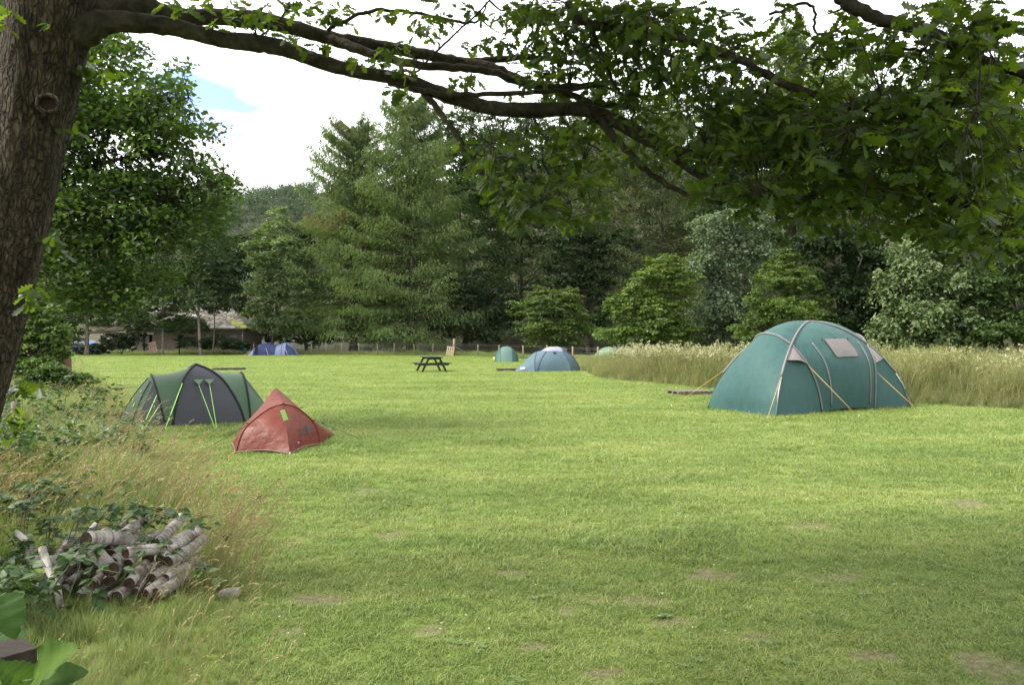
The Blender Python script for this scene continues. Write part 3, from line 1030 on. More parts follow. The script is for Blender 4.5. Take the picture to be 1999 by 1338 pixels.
bt('grey green whitebeam like tree between the bright hawthorn and the yellow green bush', 1405, 54,
   [(1400, 450, 56, 46), (1370, 520, 48, 40), (1430, 520, 60, 44), (1390, 590, 60, 44), (1440, 600, 50, 50), (1370, 650, 60, 34), (1440, 655, 50, 28), (1460, 460, 50, 50)],
   30000, 0.24, L_GREY, 30, B_GREY, 0.2, clump=0.24, flat=0.5, hang=0.4)
bt('yellow green bush with a pointed top directly behind the teal tent', 1530, 46,
   [(1532, 510, 22, 34), (1515, 560, 46, 40), (1560, 565, 44, 40), (1485, 610, 40, 44), (1540, 620, 76, 46), (1600, 610, 36, 44), (1475, 645, 46, 34), (1540, 658, 80, 24)],
   26000, 0.17, leafmat('leaf_field_bush', (0.036, 0.064, 0.015), (0.066, 0.108, 0.022), (0.12, 0.165, 0.038)), 31, B_DARK, 0.12, cat='bush', name='field_bush', clump=0.2, upbias=0.8)
bt('dark sycamore with pale flower tassels right of the yellow green bush', 1680, 47,
   [(1650, 470, 60, 50), (1700, 520, 60, 50), (1640, 560, 50, 50), (1700, 600, 66, 50), (1640, 640, 70, 40), (1580, 480, 44, 40), (1720, 655, 60, 28)],
   30000, 0.24, L_DARK, 32, B_GREY, 0.24, clump=0.22, hang=0.4)
bt('pale flowering sycamore leaning over the meadow near the right edge', 1840, 44,
   [(1830, 450, 80, 50), (1790, 530, 70, 50), (1870, 540, 80, 55), (1800, 610, 80, 46), (1890, 620, 76, 50), (1750, 640, 70, 40), (1900, 470, 60, 50), (1830, 655, 80, 30), (1760, 580, 60, 50)],
   44000, 0.24, L_SYC, 33, B_GREY, 0.24, clump=0.2, hang=0.6)
bt('mid green tree at the right edge beyond the meadow', 1985, 42,
   [(1980, 440, 70, 60), (2020, 520, 70, 60), (1975, 580, 60, 50), (2030, 630, 70, 46), (1960, 645, 66, 36), (1930, 560, 40, 40)],
   26000, 0.24, L_MID, 34, B_GREY, 0.22, clump=0.22)
bt('tall tree behind the hedge above the teal tent', 1640, 66,
   [(1640, 180, 80, 60), (1700, 260, 90, 70), (1600, 290, 80, 70), (1680, 370, 100, 60), (1580, 400, 80, 60)],
   22000, 0.34, L_PALE, 35, r0=0.3)
bt('tall tree behind the hedge in the upper right', 1850, 64,
   [(1860, 190, 90, 60), (1800, 280, 90, 70), (1920, 290, 90, 70), (1860, 380, 110, 60)],
   22000, 0.34, L_MID, 36, r0=0.3)
bt('dark tree between the dull larches and the hedge', 1450, 68,
   [(1430, 260, 80, 60), (1400, 350, 70, 60), (1480, 350, 80, 70), (1450, 430, 90, 50)],
   17000, 0.34, L_DARK, 37, r0=0.3)
bt('tall tree at the far right corner behind the hedge', 2020, 60,
   [(2020, 150, 90, 70), (1990, 260, 90, 70), (2050, 330, 90, 70), (1980, 380, 80, 60)],
   16000, 0.34, L_DARK, 38, r0=0.3)
# ---- left side: wood round the cottage
bt('birch with a pale trunk rising in front of the cottage roof', 392, 76,
   [(385, 430, 50, 50), (410, 500, 44, 50), (370, 520, 40, 50), (415, 560, 40, 30), (360, 590, 34, 24)],
   17000, 0.26, L_MID, 41, B_BIRCH, 0.17, name='birch_tree', clump=0.26, hang=0.8)
bt('slender birch left of the pale birch before the cottage', 318, 77,
   [(320, 440, 50, 50), (300, 510, 46, 40), (340, 530, 40, 40), (300, 560, 40, 24)],
   12000, 0.26, L_MID, 42, B_BIRCH, 0.12, name='birch_tree', clump=0.26, hang=0.8)
bt('young dark tree before the right end of the cottage', 414, 74,
   [(415, 590, 34, 26), (440, 560, 34, 30), (430, 530, 36, 30)],
   6000, 0.24, L_DARK, 43, B_DARK, 0.1)
bt('low tree before the cottage wall beside the leaning pallet', 350, 78,
   [(345, 640, 40, 22), (380, 640, 34, 22), (330, 615, 30, 18)],
   8000, 0.22, L_MID, 44, B_DARK, 0.08, name='shrub', cat='shrub', group='shrubs along the cottage wall', crown='foliage')
bt('low dark shrub against the cottage wall under its right window', 440, 77,
   [(430, 672, 44, 16), (380, 672, 40, 14), (470, 678, 14, 10)],
   7000, 0.2, L_DARK, 45, B_DARK, 0.05, name='shrub', cat='shrub', group='shrubs along the cottage wall', crown='foliage')
bt('low shrub before the pale stone wall left of the cottage door', 235, 78,
   [(230, 665, 30, 20), (260, 665, 28, 22), (205, 680, 24, 10), (280, 640, 24, 18)],
   8000, 0.22, L_DARK, 46, B_DARK, 0.06, name='shrub', cat='shrub', group='shrubs along the cottage wall', crown='foliage')
bt('dark leafy tree with a pale trunk left of the stone barn', 168, 74,
   [(150, 560, 60, 40), (190, 600, 50, 30), (125, 620, 40, 34), (220, 570, 50, 40), (170, 500, 70, 50), (245, 605, 44, 30), (285, 625, 30, 20), (270, 570, 40, 30), (130, 655, 30, 26), (222, 632, 36, 16)],
   24000, 0.26, L_MID, 47, B_GREY, 0.22)
bt('dark hedge bush closing the field corner left of the barn', 110, 77,
   [(60, 672, 44, 22), (110, 676, 40, 20), (150, 682, 34, 14), (20, 660, 40, 34), (185, 684, 24, 11)],
   9000, 0.22, L_DARK, 57, B_DARK, 0.06, name='shrub', cat='shrub', group='shrubs along the cottage wall', crown='foliage')
bt('big dark tree behind the cottage', 300, 96,
   [(300, 400, 90, 60), (220, 450, 80, 60), (370, 430, 70, 60), (250, 530, 100, 50), (400, 510, 70, 60), (440, 580, 40, 50), (330, 560, 90, 30)],
   26000, 0.36, L_DARK, 48, r0=0.3)
bt('big dark tree behind the barn on the left', 110, 92,
   [(100, 420, 100, 80), (30, 480, 90, 80), (150, 520, 90, 70), (60, 600, 90, 60), (180, 620, 60, 40)],
   20000, 0.36, L_DARK, 49, r0=0.3)
bt('mid green tree closing the valley right of the birches', 470, 96,
   [(455, 490, 40, 30), (495, 486, 40, 28), (450, 520, 40, 50), (500, 510, 50, 50), (460, 610, 34, 40)],
   13000, 0.34, L_MID, 50, r0=0.2)

bt('dark tree filling the hollow between the yew like bush and the bright hawthorn', 1150, 76,
   [(1150, 560, 60, 60), (1120, 480, 60, 60), (1190, 500, 50, 60), (1160, 620, 50, 44), (1100, 540, 50, 50)],
   15000, 0.30, L_DARK, 56, r0=0.22)
# ---- rank of trees further up the bank closes the view behind the others
WHERE = ['behind the browned larch', 'behind the tallest larch', 'behind the rounded leafy tree', 'behind the tall dark tree', 'behind the yew like bush', 'behind the dull larches',
         'behind the bright hawthorn', 'behind the grey green tree', 'behind the pointed yellow green bush', 'behind the tasselled sycamore', 'behind the pale sycamore', 'at the right edge']
for i, (px, Y, hh, mt) in enumerate([(715, 120, 20, L_DARK), (760, 112, 22, L_DARK), (860, 118, 22, L_MID), (980, 126, 19, L_DARK), (1080, 132, 19, L_MID),
                                     (1200, 128, 19, L_DARK), (1320, 122, 22, L_MID), (1430, 112, 22, L_DARK), (1560, 105, 20, L_DARK), (1700, 98, 20, L_DARK),
                                     (1840, 96, 20, L_DARK), (1990, 94, 20, L_DARK)]):
    b = ground_at(px, Y)
    r = np.random.default_rng(60 + i)
    bl = [(b + np.array((r.uniform(-4, 4), r.uniform(-2, 2), hh * q)), (r.uniform(3.6, 5), 4, r.uniform(3, 4.2))) for q in (0.12, 0.3, 0.45, 0.6, 0.75, 0.9)]
    tree('woodland_tree', 'shadowy tree up the bank, ' + WHERE[i], 'tree', b, bl, 4500, 0.65, mt, B_DARK, 0.3, 60 + i, 'trees further up the bank')

# ---- far wooded hill
def build_far_wood():
    r = np.random.default_rng(90)
    mb = MB()
    n = 260
    y = r.uniform(560, 960, n)
    x = r.uniform(-0.40, -0.255, n) * y
    z = height(x, y)
    for i in range(n):
        s = r.uniform(6, 11)
        bl = [((x[i], y[i], z[i] + s * 0.7), (s * 0.75, s * 0.75, s * 0.8))]
        blob_leaves(mb, bl, 150, 2.0, r, clump=0.3, flat=0.7, inner=0.05, upbias=0.6)
    o = mb.build('far_hill_wood', leafmat('leaf_far_wood', (0.016, 0.032, 0.015), (0.027, 0.05, 0.021), (0.046, 0.075, 0.03)), smooth=False)
    kind(o, 'stuff')
build_far_wood()
# ------------------------------------------------------------------ foreground oak: trunk, boughs, twigs, lobed leaves
def oak_leaf_mesh(name, r, mat):
    """one lobed oak leaf, unit length, folded along its midrib"""
    x = np.array([0, .10, .19, .27, .38, .47, .60, .70, .83, .90, 1.0])
    w = np.array([.012, .05, .17, .07, .27, .12, .34, .15, .27, .10, .02])
    up = r.uniform(0.05, 0.22)
    curl = r.uniform(-0.18, 0.08)
    z = curl * x ** 2
    mid = np.stack([x, 0.02 * np.sin(3 * x), z], 1)
    V = [mid]
    for sgn in (1, -1):
        ww = w * r.uniform(0.85, 1.15, len(w))
        V.append(np.stack([x + ww * 0.12, sgn * ww, z + up * ww + r.normal(0, 0.008, len(w))], 1))
    V = np.concatenate(V)
    k = len(x)
    F = []
    for i in range(k - 1):
        F.append((i, i + 1, k + i + 1, k + i))
        F.append((i + 1, i, 2 * k + i, 2 * k + i + 1))
    V = V * (1.0, 0.9, 1.0)
    return V, np.array(F)

L_OAK = leafmat('oak_leaf', (0.016, 0.03, 0.008), (0.028, 0.05, 0.012), (0.05, 0.08, 0.018), transl=0.5, tcol=(3.3, 3.1, 0.5), rough=0.45, spec=0.3)
B_OAK = bark('oak_bark', (0.016, 0.013, 0.009), (0.15, 0.12, 0.082), (17, 17, 5), 1.0, (0.065, 0.052, 0.036), 0.05, cracks=(36, 36, 9))
B_BOUGH = bark('bough_bark', (0.012, 0.010, 0.007), (0.06, 0.052, 0.036), (9, 9, 9), 0.9, (0.028, 0.024, 0.016), 0.02)

def build_oak():
    r = np.random.default_rng(101)
    base = np.array((-4.08, 5.0, 0.0))
    t = thing('oak_tree', 'big oak leaning in at the left edge, one long bough arching across the top', 'tree', base)
    # trunk: leans to the right as it rises
    Pt = np.array([(-4.2, 5.02, -0.3), (-4.08, 5.0, 0.0), (-3.80, 5.0, 0.65), (-3.60, 5.0, 1.25), (-3.31, 5.0, 2.33), (-3.09, 5.0, 3.3), (-2.98, 5.0, 3.85), (-2.85, 5.05, 4.7), (-2.7, 5.1, 6.0), (-2.5, 5.1, 7.5)])
    Pc = cr(Pt, 60)
    rad = np.interp(Pc[:, 2], [-0.3, 0, 0.7, 1.3, 2.3, 3.1, 3.6, 4.0, 4.7, 7.5], [0.42, 0.36, 0.27, 0.245, 0.235, 0.228, 0.25, 0.275, 0.22, 0.1])
    mb = MB()
    n = 40
    th = np.linspace(0, 2 * np.pi, n, endpoint=False)
    V = []
    for i, (p, q) in enumerate(zip(Pc, rad)):
        ridg = 1 + 0.035 * np.sin(7 * th + 0.35 * i + np.sin(i * 0.4)) + 0.018 * np.sin(17 * th - 0.2 * i) + r.normal(0, 0.008, n)
        knot = 0.10 * np.exp(-(((p[2] - 3.22) / 0.14) ** 2)) * np.exp(-((((th - 5.05 + np.pi) % (2 * np.pi)) - np.pi) / 0.5) ** 2)
        rr = q * (ridg + knot * 0.8)
        V.append(np.stack([p[0] + rr * np.cos(th), p[1] + rr * np.sin(th), np.full(n, p[2])], 1))
    mb.grid(np.stack(V, 1), close_u=True)
    trunk = mb.build('trunk', B_OAK, t)
    # pruned knot hole
    c = atY(96, 203, 4.74)
    mb = MB()
    fwd = np.array((0.22, -0.97, 0.05)); sx = np.array((0.97, 0.22, 0)); sz = np.array((0, 0, 1.0))
    ring = [c + 0.062 * (math.cos(a) * sx + 0.85 * math.sin(a) * sz) + fwd * 0.0 for a in np.linspace(0, 2 * np.pi, 19)]
    mb.tube(ring, 0.014, 7, 0, False, wob=0.12)
    mb.build('knot_rim', B_OAK, trunk)
    mb = MB()
    rr_ = [c - fwd * d + s * (math.cos(a) * sx + 0.85 * math.sin(a) * sz) for d, s in ((0.0, 0.06), (0.02, 0.045), (0.03, 0.002)) for a in np.linspace(0, 2 * np.pi, 16, endpoint=False)]
    mb.grid(np.array(rr_).reshape(3, 16, 3).transpose(1, 0, 2), close_u=True)
    mb.build('knot_hollow', plain('dark_red_wood', (0.006, 0.003, 0.0025), (0.02, 0.008, 0.005), 20, 0.9), trunk)  # wood in the hollow is near-black with a red tinge
    # boughs, drawn as (px, py, distance, radius in px)
    B = [
        [(120, 60, 5.0, 50), (165, 58, 5.0, 36), (205, 44, 5.05, 24), (270, 46, 5.1, 19), (340, 54, 5.15, 17.5), (420, 75, 5.2, 16), (500, 86, 5.25, 17), (560, 97, 5.3, 15), (620, 120, 5.35, 14.5), (700, 141, 5.4, 13), (790, 158, 5.45, 12.5), (880, 190, 5.5, 14), (960, 211, 5.5, 14), (1040, 216, 5.5, 15), (1130, 214, 5.5, 13), (1200, 236, 5.45, 14), (1290, 285, 5.35, 13), (1380, 310, 5.2, 12), (1500, 315, 5.0, 12), (1620, 336, 4.8, 11), (1740, 369, 4.6, 10), (1900, 402, 4.4, 8), (2060, 445, 4.2, 5)],
        [(120, 10, 5.0, 50), (190, 16, 5.1, 28), (280, 14, 5.25, 20), (360, 34, 5.4, 16), (480, 36, 5.6, 16), (560, 50, 5.7, 15), (640, 74, 5.8, 13), (720, 86, 5.9, 11.5), (820, 106, 6.0, 11), (900, 122, 6.1, 10), (960, 118, 6.15, 7), (1030, 112, 6.2, 6), (1120, 125, 6.2, 4)],
        [(640, 76, 5.8, 11), (720, 104, 5.75, 9), (800, 125, 5.75, 8), (900, 134, 5.8, 8), (960, 142, 5.8, 7), (1030, 166, 5.8, 7), (1100, 170, 5.8, 6), (1190, 158, 5.7, 4)],
        [(890, 120, 6.1, 9), (960, 132, 6.05, 9), (1020, 160, 6.0, 9), (1080, 175, 5.9, 7), (1180, 205, 5.8, 6), (1260, 212, 5.7, 4)],
        [(760, 160, 5.45, 7), (830, 180, 5.4, 6), (900, 186, 5.4, 5), (1000, 182, 5.4, 5), (1100, 178, 5.4, 4), (1180, 168, 5.4, 2.5)],
        [(828, 182, 5.45, 7), (870, 235, 5.35, 6), (897, 272, 5.3, 6), (910, 305, 5.3, 5), (950, 345, 5.2, 4), (990, 380, 5.2, 3), (1010, 425, 5.2, 2)],
        [(1105, 5, 4.9, 8), (1145, 45, 4.9, 9), (1250, 62, 4.8, 9), (1340, 78, 4.7, 8), (1440, 115, 4.6, 8.5), (1520, 160, 4.5, 8), (1600, 190, 4.4, 7), (1680, 215, 4.3, 5), (1790, 240, 4.2, 3)],
        [(1150, 45, 4.9, 5), (1175, 110, 5.0, 4), (1200, 165, 5.05, 3), (1240, 220, 5.1, 2)],
        [(1620, -30, 4.4, 15), (1650, 5, 4.4, 14), (1720, 38, 4.35, 13), (1830, 72, 4.3, 12), (1920, 120, 4.2, 11), (2040, 155, 4.1, 9)],
        [(1170, 232, 5.45, 9), (1210, 280, 5.3, 7), (1260, 330, 5.2, 6), (1330, 375, 5.1, 5), (1410, 398, 5.0, 4)],
        [(1290, 290, 5.3, 9), (1370, 345, 5.1, 7), (1450, 375, 4.9, 6), (1560, 395, 4.8, 5), (1700, 412, 4.7, 3)],
        [(640, 60, 5.6, 4), (700, 30, 5.6, 3.6), (760, 20, 5.6, 3.4), (830, 30, 5.6, 3.2), (900, 45, 5.6, 3), (935, 40, 5.6, 2), (950, 5, 5.6, 1.6)],
        [(790, 165, 5.4, 2.4), (830, 125, 5.3, 2.2), (880, 75, 5.3, 2), (940, 20, 5.3, 1.8), (960, -10, 5.3, 1.5)],
        [(500, 80, 5.2, 2.4), (540, 45, 5.2, 2), (570, 10, 5.2, 1.6)],
        [(1040, 222, 5.5, 3), (1055, 260, 5.4, 2.4), (1095, 310, 5.3, 1.6)],
        [(1090, 222, 5.5, 3.4), (1120, 260, 5.4, 2.6), (1180, 300, 5.3, 2)],
        [(910, 300, 5.3, 2.6), (960, 305, 5.25, 2), (1020, 310, 5.2, 1.4)],
        [(1500, 30, 4.4, 3), (1580, 10, 4.4, 3), (1590, 60, 4.4, 2.5), (1620, 75, 4.4, 2)],
        [(1830, 130, 4.3, 3), (1900, 85, 4.2, 3), (2000, 55, 4.1, 3)],
        [(1700, 70, 4.3, 4), (1760, 95, 4.3, 3.4), (1830, 100, 4.25, 2)],
    ]
    paths = []
    for k, pl in enumerate(B):
        pts = np.array([(*atY(p[0], p[1], p[2]), p[3] / F_PX * p[2]) for p in pl])
        n = 6 * len(pl)
        q = cr(pts, n)
        q[:, :3] += r.normal(0, 0.004, (n, 3)) * min(1, k + 0.3)
        mb = MB()
        mb.tube(q[:, :3], np.maximum(q[:, 3], 0.002), 12 if k < 4 else 7, wob=0.045)
        # short dead snags
        if k < 2:
            for j in range(14):
                i = r.integers(8, n - 6)
                d = unit(r.normal(size=3)) * (1, 1, 1)
                L = r.uniform(0.02, 0.10)
                mb.tube([q[i, :3], q[i, :3] + d * (q[i, 3] + L)], [0.005, 0.0025], 4)
        mb.build('bough' if k < 4 else 'branch', B_BOUGH, t)
        paths.append(q)
    main = np.concatenate([p[:, :3] for p in paths])
    allp = main
    # leaf masses: px, py, rx, ry, clusters, distance
    M = [(340, 12, 20, 12, 2, 5.2), (385, 10, 50, 12, 5, 5.3), (470, 22, 40, 16, 6, 5.3), (530, 34, 36, 22, 8, 5.2), (600, 22, 50, 20, 8, 5.3), (655, 22, 50, 18, 5, 5.4), (560, 72, 26, 12, 3, 5.2), (615, 96, 18, 18, 3, 5.2), (445, 60, 20, 10, 1, 5.2),
         (770, 108, 26, 24, 6, 5.3), (795, 140, 30, 8, 3, 5.3), (830, 55, 50, 22, 7, 5.3), (880, 28, 50, 22, 8, 5.3), (930, 100, 40, 26, 5, 5.5), (915, 158, 36, 8, 4, 5.3), (700, 130, 30, 10, 2, 5.4), (790, 182, 16, 6, 2, 5.4), (730, 40, 40, 16, 3, 5.4),
         (1050, 55, 60, 50, 32, 5.4), (1115, 105, 80, 55, 34, 5.5), (1000, 30, 40, 28, 8, 5.4), (1075, 175, 55, 36, 17, 5.6), (1180, 80, 80, 55, 58, 5.4), (1220, 160, 85, 46, 45, 5.5), (1290, 80, 90, 50, 60, 5.2), (1340, 180, 100, 56, 55, 5.2), (1400, 120, 70, 36, 30, 5.0), (1110, 25, 70, 26, 24, 5.2), (1240, 22, 80, 26, 34, 5.0), (1340, 35, 50, 24, 12, 4.9),
         (1000, 300, 40, 44, 14, 5.3), (1060, 290, 55, 40, 20, 5.3), (1120, 262, 60, 30, 24, 5.3), (1000, 375, 38, 46, 20, 5.2), (1060, 400, 54, 40, 24, 5.2), (1015, 440, 26, 22, 9, 5.2), (1130, 340, 70, 44, 30, 5.2), (898, 272, 10, 14, 3, 5.3), (945, 325, 18, 24, 6, 5.2), (1100, 435, 34, 20, 9, 5.2), (1170, 395, 44, 20, 9, 5.2), (1240, 290, 60, 50, 24, 5.2), (968, 375, 16, 26, 5, 5.2),
         (1440, 215, 100, 60, 60, 4.8), (1500, 265, 100, 66, 70, 4.7), (1590, 200, 90, 60, 50, 4.6), (1600, 300, 110, 60, 74, 4.5), (1700, 255, 110, 60, 75, 4.4), (1740, 350, 110, 56, 66, 4.4), (1800, 200, 90, 46, 48, 4.3), (1850, 265, 110, 66, 76, 4.3), (1900, 350, 110, 66, 76, 4.3), (1960, 200, 70, 70, 44, 4.2), (1950, 430, 70, 50, 40, 4.2), (1650, 395, 100, 34, 36, 4.6), (1510, 375, 100, 34, 38, 4.8), (1390, 290, 80, 50, 34, 5.0), (1400, 365, 60, 26, 12, 5.0), (1850, 430, 80, 34, 26, 4.3), (1770, 440, 60, 28, 13, 4.4), (1930, 480, 60, 30, 14, 4.2), (1600, 440, 40, 16, 5, 4.7), (1700, 450, 40, 16, 5, 4.5), (1440, 420, 30, 16, 3, 4.9),
         (1530, 22, 20, 14, 3, 4.4), (1550, 60, 30, 24, 5, 4.4), (1650, 50, 24, 34, 10, 4.3), (1700, 100, 60, 32, 22, 4.3), (1760, 50, 20, 20, 3, 4.3), (1830, 100, 60, 30, 20, 4.2), (1890, 70, 56, 40, 36, 4.2), (1940, 60, 36, 44, 20, 4.2), (1600, 100, 50, 30, 11, 4.5), (1480, 90, 50, 30, 8, 4.7), (1440, 45, 30, 24, 4, 4.9), (1850, 25, 50, 20, 10, 4.2), (1990, 25, 14, 14, 1, 4.1), (1870, 160, 80, 30, 24, 4.2),
         (60, 30, 34, 20, 3, 4.5), (190, 130, 30, 24, 4, 5.3), (210, 155, 26, 22, 3, 5.3), (100, 480, 18, 10, 2, 4.7), (5, 226, 8, 8, 1, 4.6), (130, 260, 14, 30, 2, 5.3), (50, 770, 20, 14, 2, 4.9), (55, 590, 18, 26, 4, 5.4), (20, 810, 18, 26, 3, 5.2)]
    # smaller branches that carry each mass
    side = []
    sb = MB()
    for (px, py, rx, ry, nc, Y) in M:
        if nc < 9:
            continue
        for k in range(1 + nc // 14):
            e = atY(px + rx * r.normal(0, 0.6), py + ry * r.normal(0, 0.6), Y + r.normal(0, 0.3))
            pool = np.vstack([main] + side[:40])
            s = pool[np.argmin(np.sum((pool - e) ** 2, 1) + 0.15 * (pool[:, 0] - e[0] + 0.4) ** 2)]
            dd = np.linalg.norm(e - s)
            if dd < 0.12:
                continue
            q = cr([s, s * 0.65 + e * 0.35 + r.normal(0, 0.07, 3) * dd, s * 0.3 + e * 0.7 + r.normal(0, 0.10, 3) * dd, e + (e - s) * 0.12], 14)
            sb.tube(q, np.linspace(0.006 + 0.006 * min(dd, 1), 0.0025, 14), 5, 0, False, wob=0.05)
            side.append(q)
    kind(sb.build('small_branches', B_BOUGH, t), 'stuff')
    allp = np.vstack([main] + side)
    bases = [oak_leaf_mesh('leaf', r, None) for _ in range(8)]
    xf, tints, which = [], [], []
    tw = MB()
    for (px, py, rx, ry, nc, Y) in M:
        for k in range(int(nc * 1.25 + 0.5)):
            dep = r.normal(0, 0.38)
            c = atY(px + rx * r.normal(0, 0.62), py + ry * r.normal(0, 0.62), Y + dep)
            j = np.argmin(np.sum((allp - c) ** 2, 1))
            s = allp[j]
            dist = np.linalg.norm(c - s)
            if dist > 0.04 and (dist < 0.5 or px > 300):
                mid = (s + c) / 2 + r.normal(0, 0.08, 3) * dist + np.array((0, 0, 0.08 * dist))
                tw.tube(cr([s, mid, c], 5), np.linspace(0.0026 + 0.002 * min(dist, 1), 0.0012, 5), 4, 0, False)
            dirn = unit(c - s + np.array((0.15, -0.1, -0.12)))
            bt_ = np.clip(r.normal(0.45, 0.2), 0, 1)
            for q in range(r.integers(4, 8)):
                az = r.uniform(0, 6.283)
                d = unit(np.array((math.cos(az), math.sin(az), r.normal(-0.18, 0.35))) + dirn * 0.6)
                nrm = unit(np.array((0, 0, 1.0)) + r.normal(0, 0.62, 3))
                b = unit(np.cross(nrm, d))
                nrm = np.cross(d, b)
                L = r.uniform(0.05, 0.112)
                p0 = c - dirn * r.uniform(0, 0.07) + d * 0.012
                xf.append(np.concatenate([L * np.stack([d, b, nrm], 1), p0[:, None]], 1))
                tints.append(np.clip(bt_ + r.normal(0, 0.15), 0, 1))
                which.append(r.integers(0, 8))
    kind(tw.build('twigs', B_BOUGH, t), 'stuff')
    xf, tints, which = np.array(xf), np.array(tints), np.array(which)
    # the leaves that show largest are single parts, the rest one part
    cent = xf[:, :, 3] + xf[:, :, 0] * 0.5
    scr = np.stack([cent[:, 0] / cent[:, 1] * F_PX + 999.5, HOR - (cent[:, 2] - CAM_H) / cent[:, 1] * F_PX], 1)
    inv = (scr[:, 0] > 5) & (scr[:, 0] < 1994) & (scr[:, 1] > 5) & (scr[:, 1] < 1300)
    siz = np.linalg.norm(xf[:, :, 0], axis=1) / cent[:, 1] * inv * r.uniform(0.75, 1, len(xf))
    big = np.argsort(-siz)[:300]
    isbig = np.zeros(len(xf), bool)
    isbig[big] = True
    meshes = {}
    for i in big:
        key = (int(which[i]), int(tints[i] * 3.99))
        M4 = Matrix([list(row) for row in np.vstack([xf[i], [0, 0, 0, 1]])])
        if key not in meshes:
            m1 = MB()
            m1.add(bases[key[0]][0], bases[key[0]][1], 0, (key[1] + 0.5) / 4)
            o = m1.build('leaf', L_OAK, None, local=True)
            meshes[key] = o.data
        else:
            o = bpy.data.objects.new('leaf', meshes[key])
            C.objects.link(o)
        o.parent = t
        M4.translation = M4.translation - Vector(base)
        o.matrix_local = M4
    mb = MB()
    for k in range(8):
        sel = np.where((which == k) & ~isbig)[0]
        V0, F0 = bases[k]
        V = np.einsum('nij,vj->nvi', xf[sel][:, :, :3], V0) + xf[sel][:, None, :, 3]
        F = (F0[None] + (np.arange(len(sel)) * len(V0))[:, None, None]).reshape(-1, 4)
        mb.add(V.reshape(-1, 3), F, 0, np.repeat(tints[sel], len(V0)))
    kind(mb.build('leaves', L_OAK, t), 'stuff')
    # crown leaves added above the view to shade the near lawn and right foliage
    mb = MB()
    bl = []
    for k in range(40):
        cx = r.uniform(-3.3, 2.4); c = np.array((cx, r.uniform(-1.5, min(6.0, 6.0 + 0.75 * cx)), r.uniform(5.2, 7.6)))
        bl.append((c, (r.uniform(0.7, 1.3), r.uniform(0.7, 1.3), r.uniform(0.35, 0.6))))
    for k in range(16):
        c = np.array((r.uniform(-1.2, 3.4), r.uniform(3.6, 5.6), r.uniform(5.0, 6.0)))
        bl.append((c, (r.uniform(0.6, 1.0), r.uniform(0.5, 0.8), r.uniform(0.25, 0.4))))
    blob_leaves(mb, bl, 30000, 0.17, r, clump=0.3, inner=0.5)
    kind(mb.build('unseen_shade_crown', L_OAK, t, smooth=False), 'stuff')
build_oak()

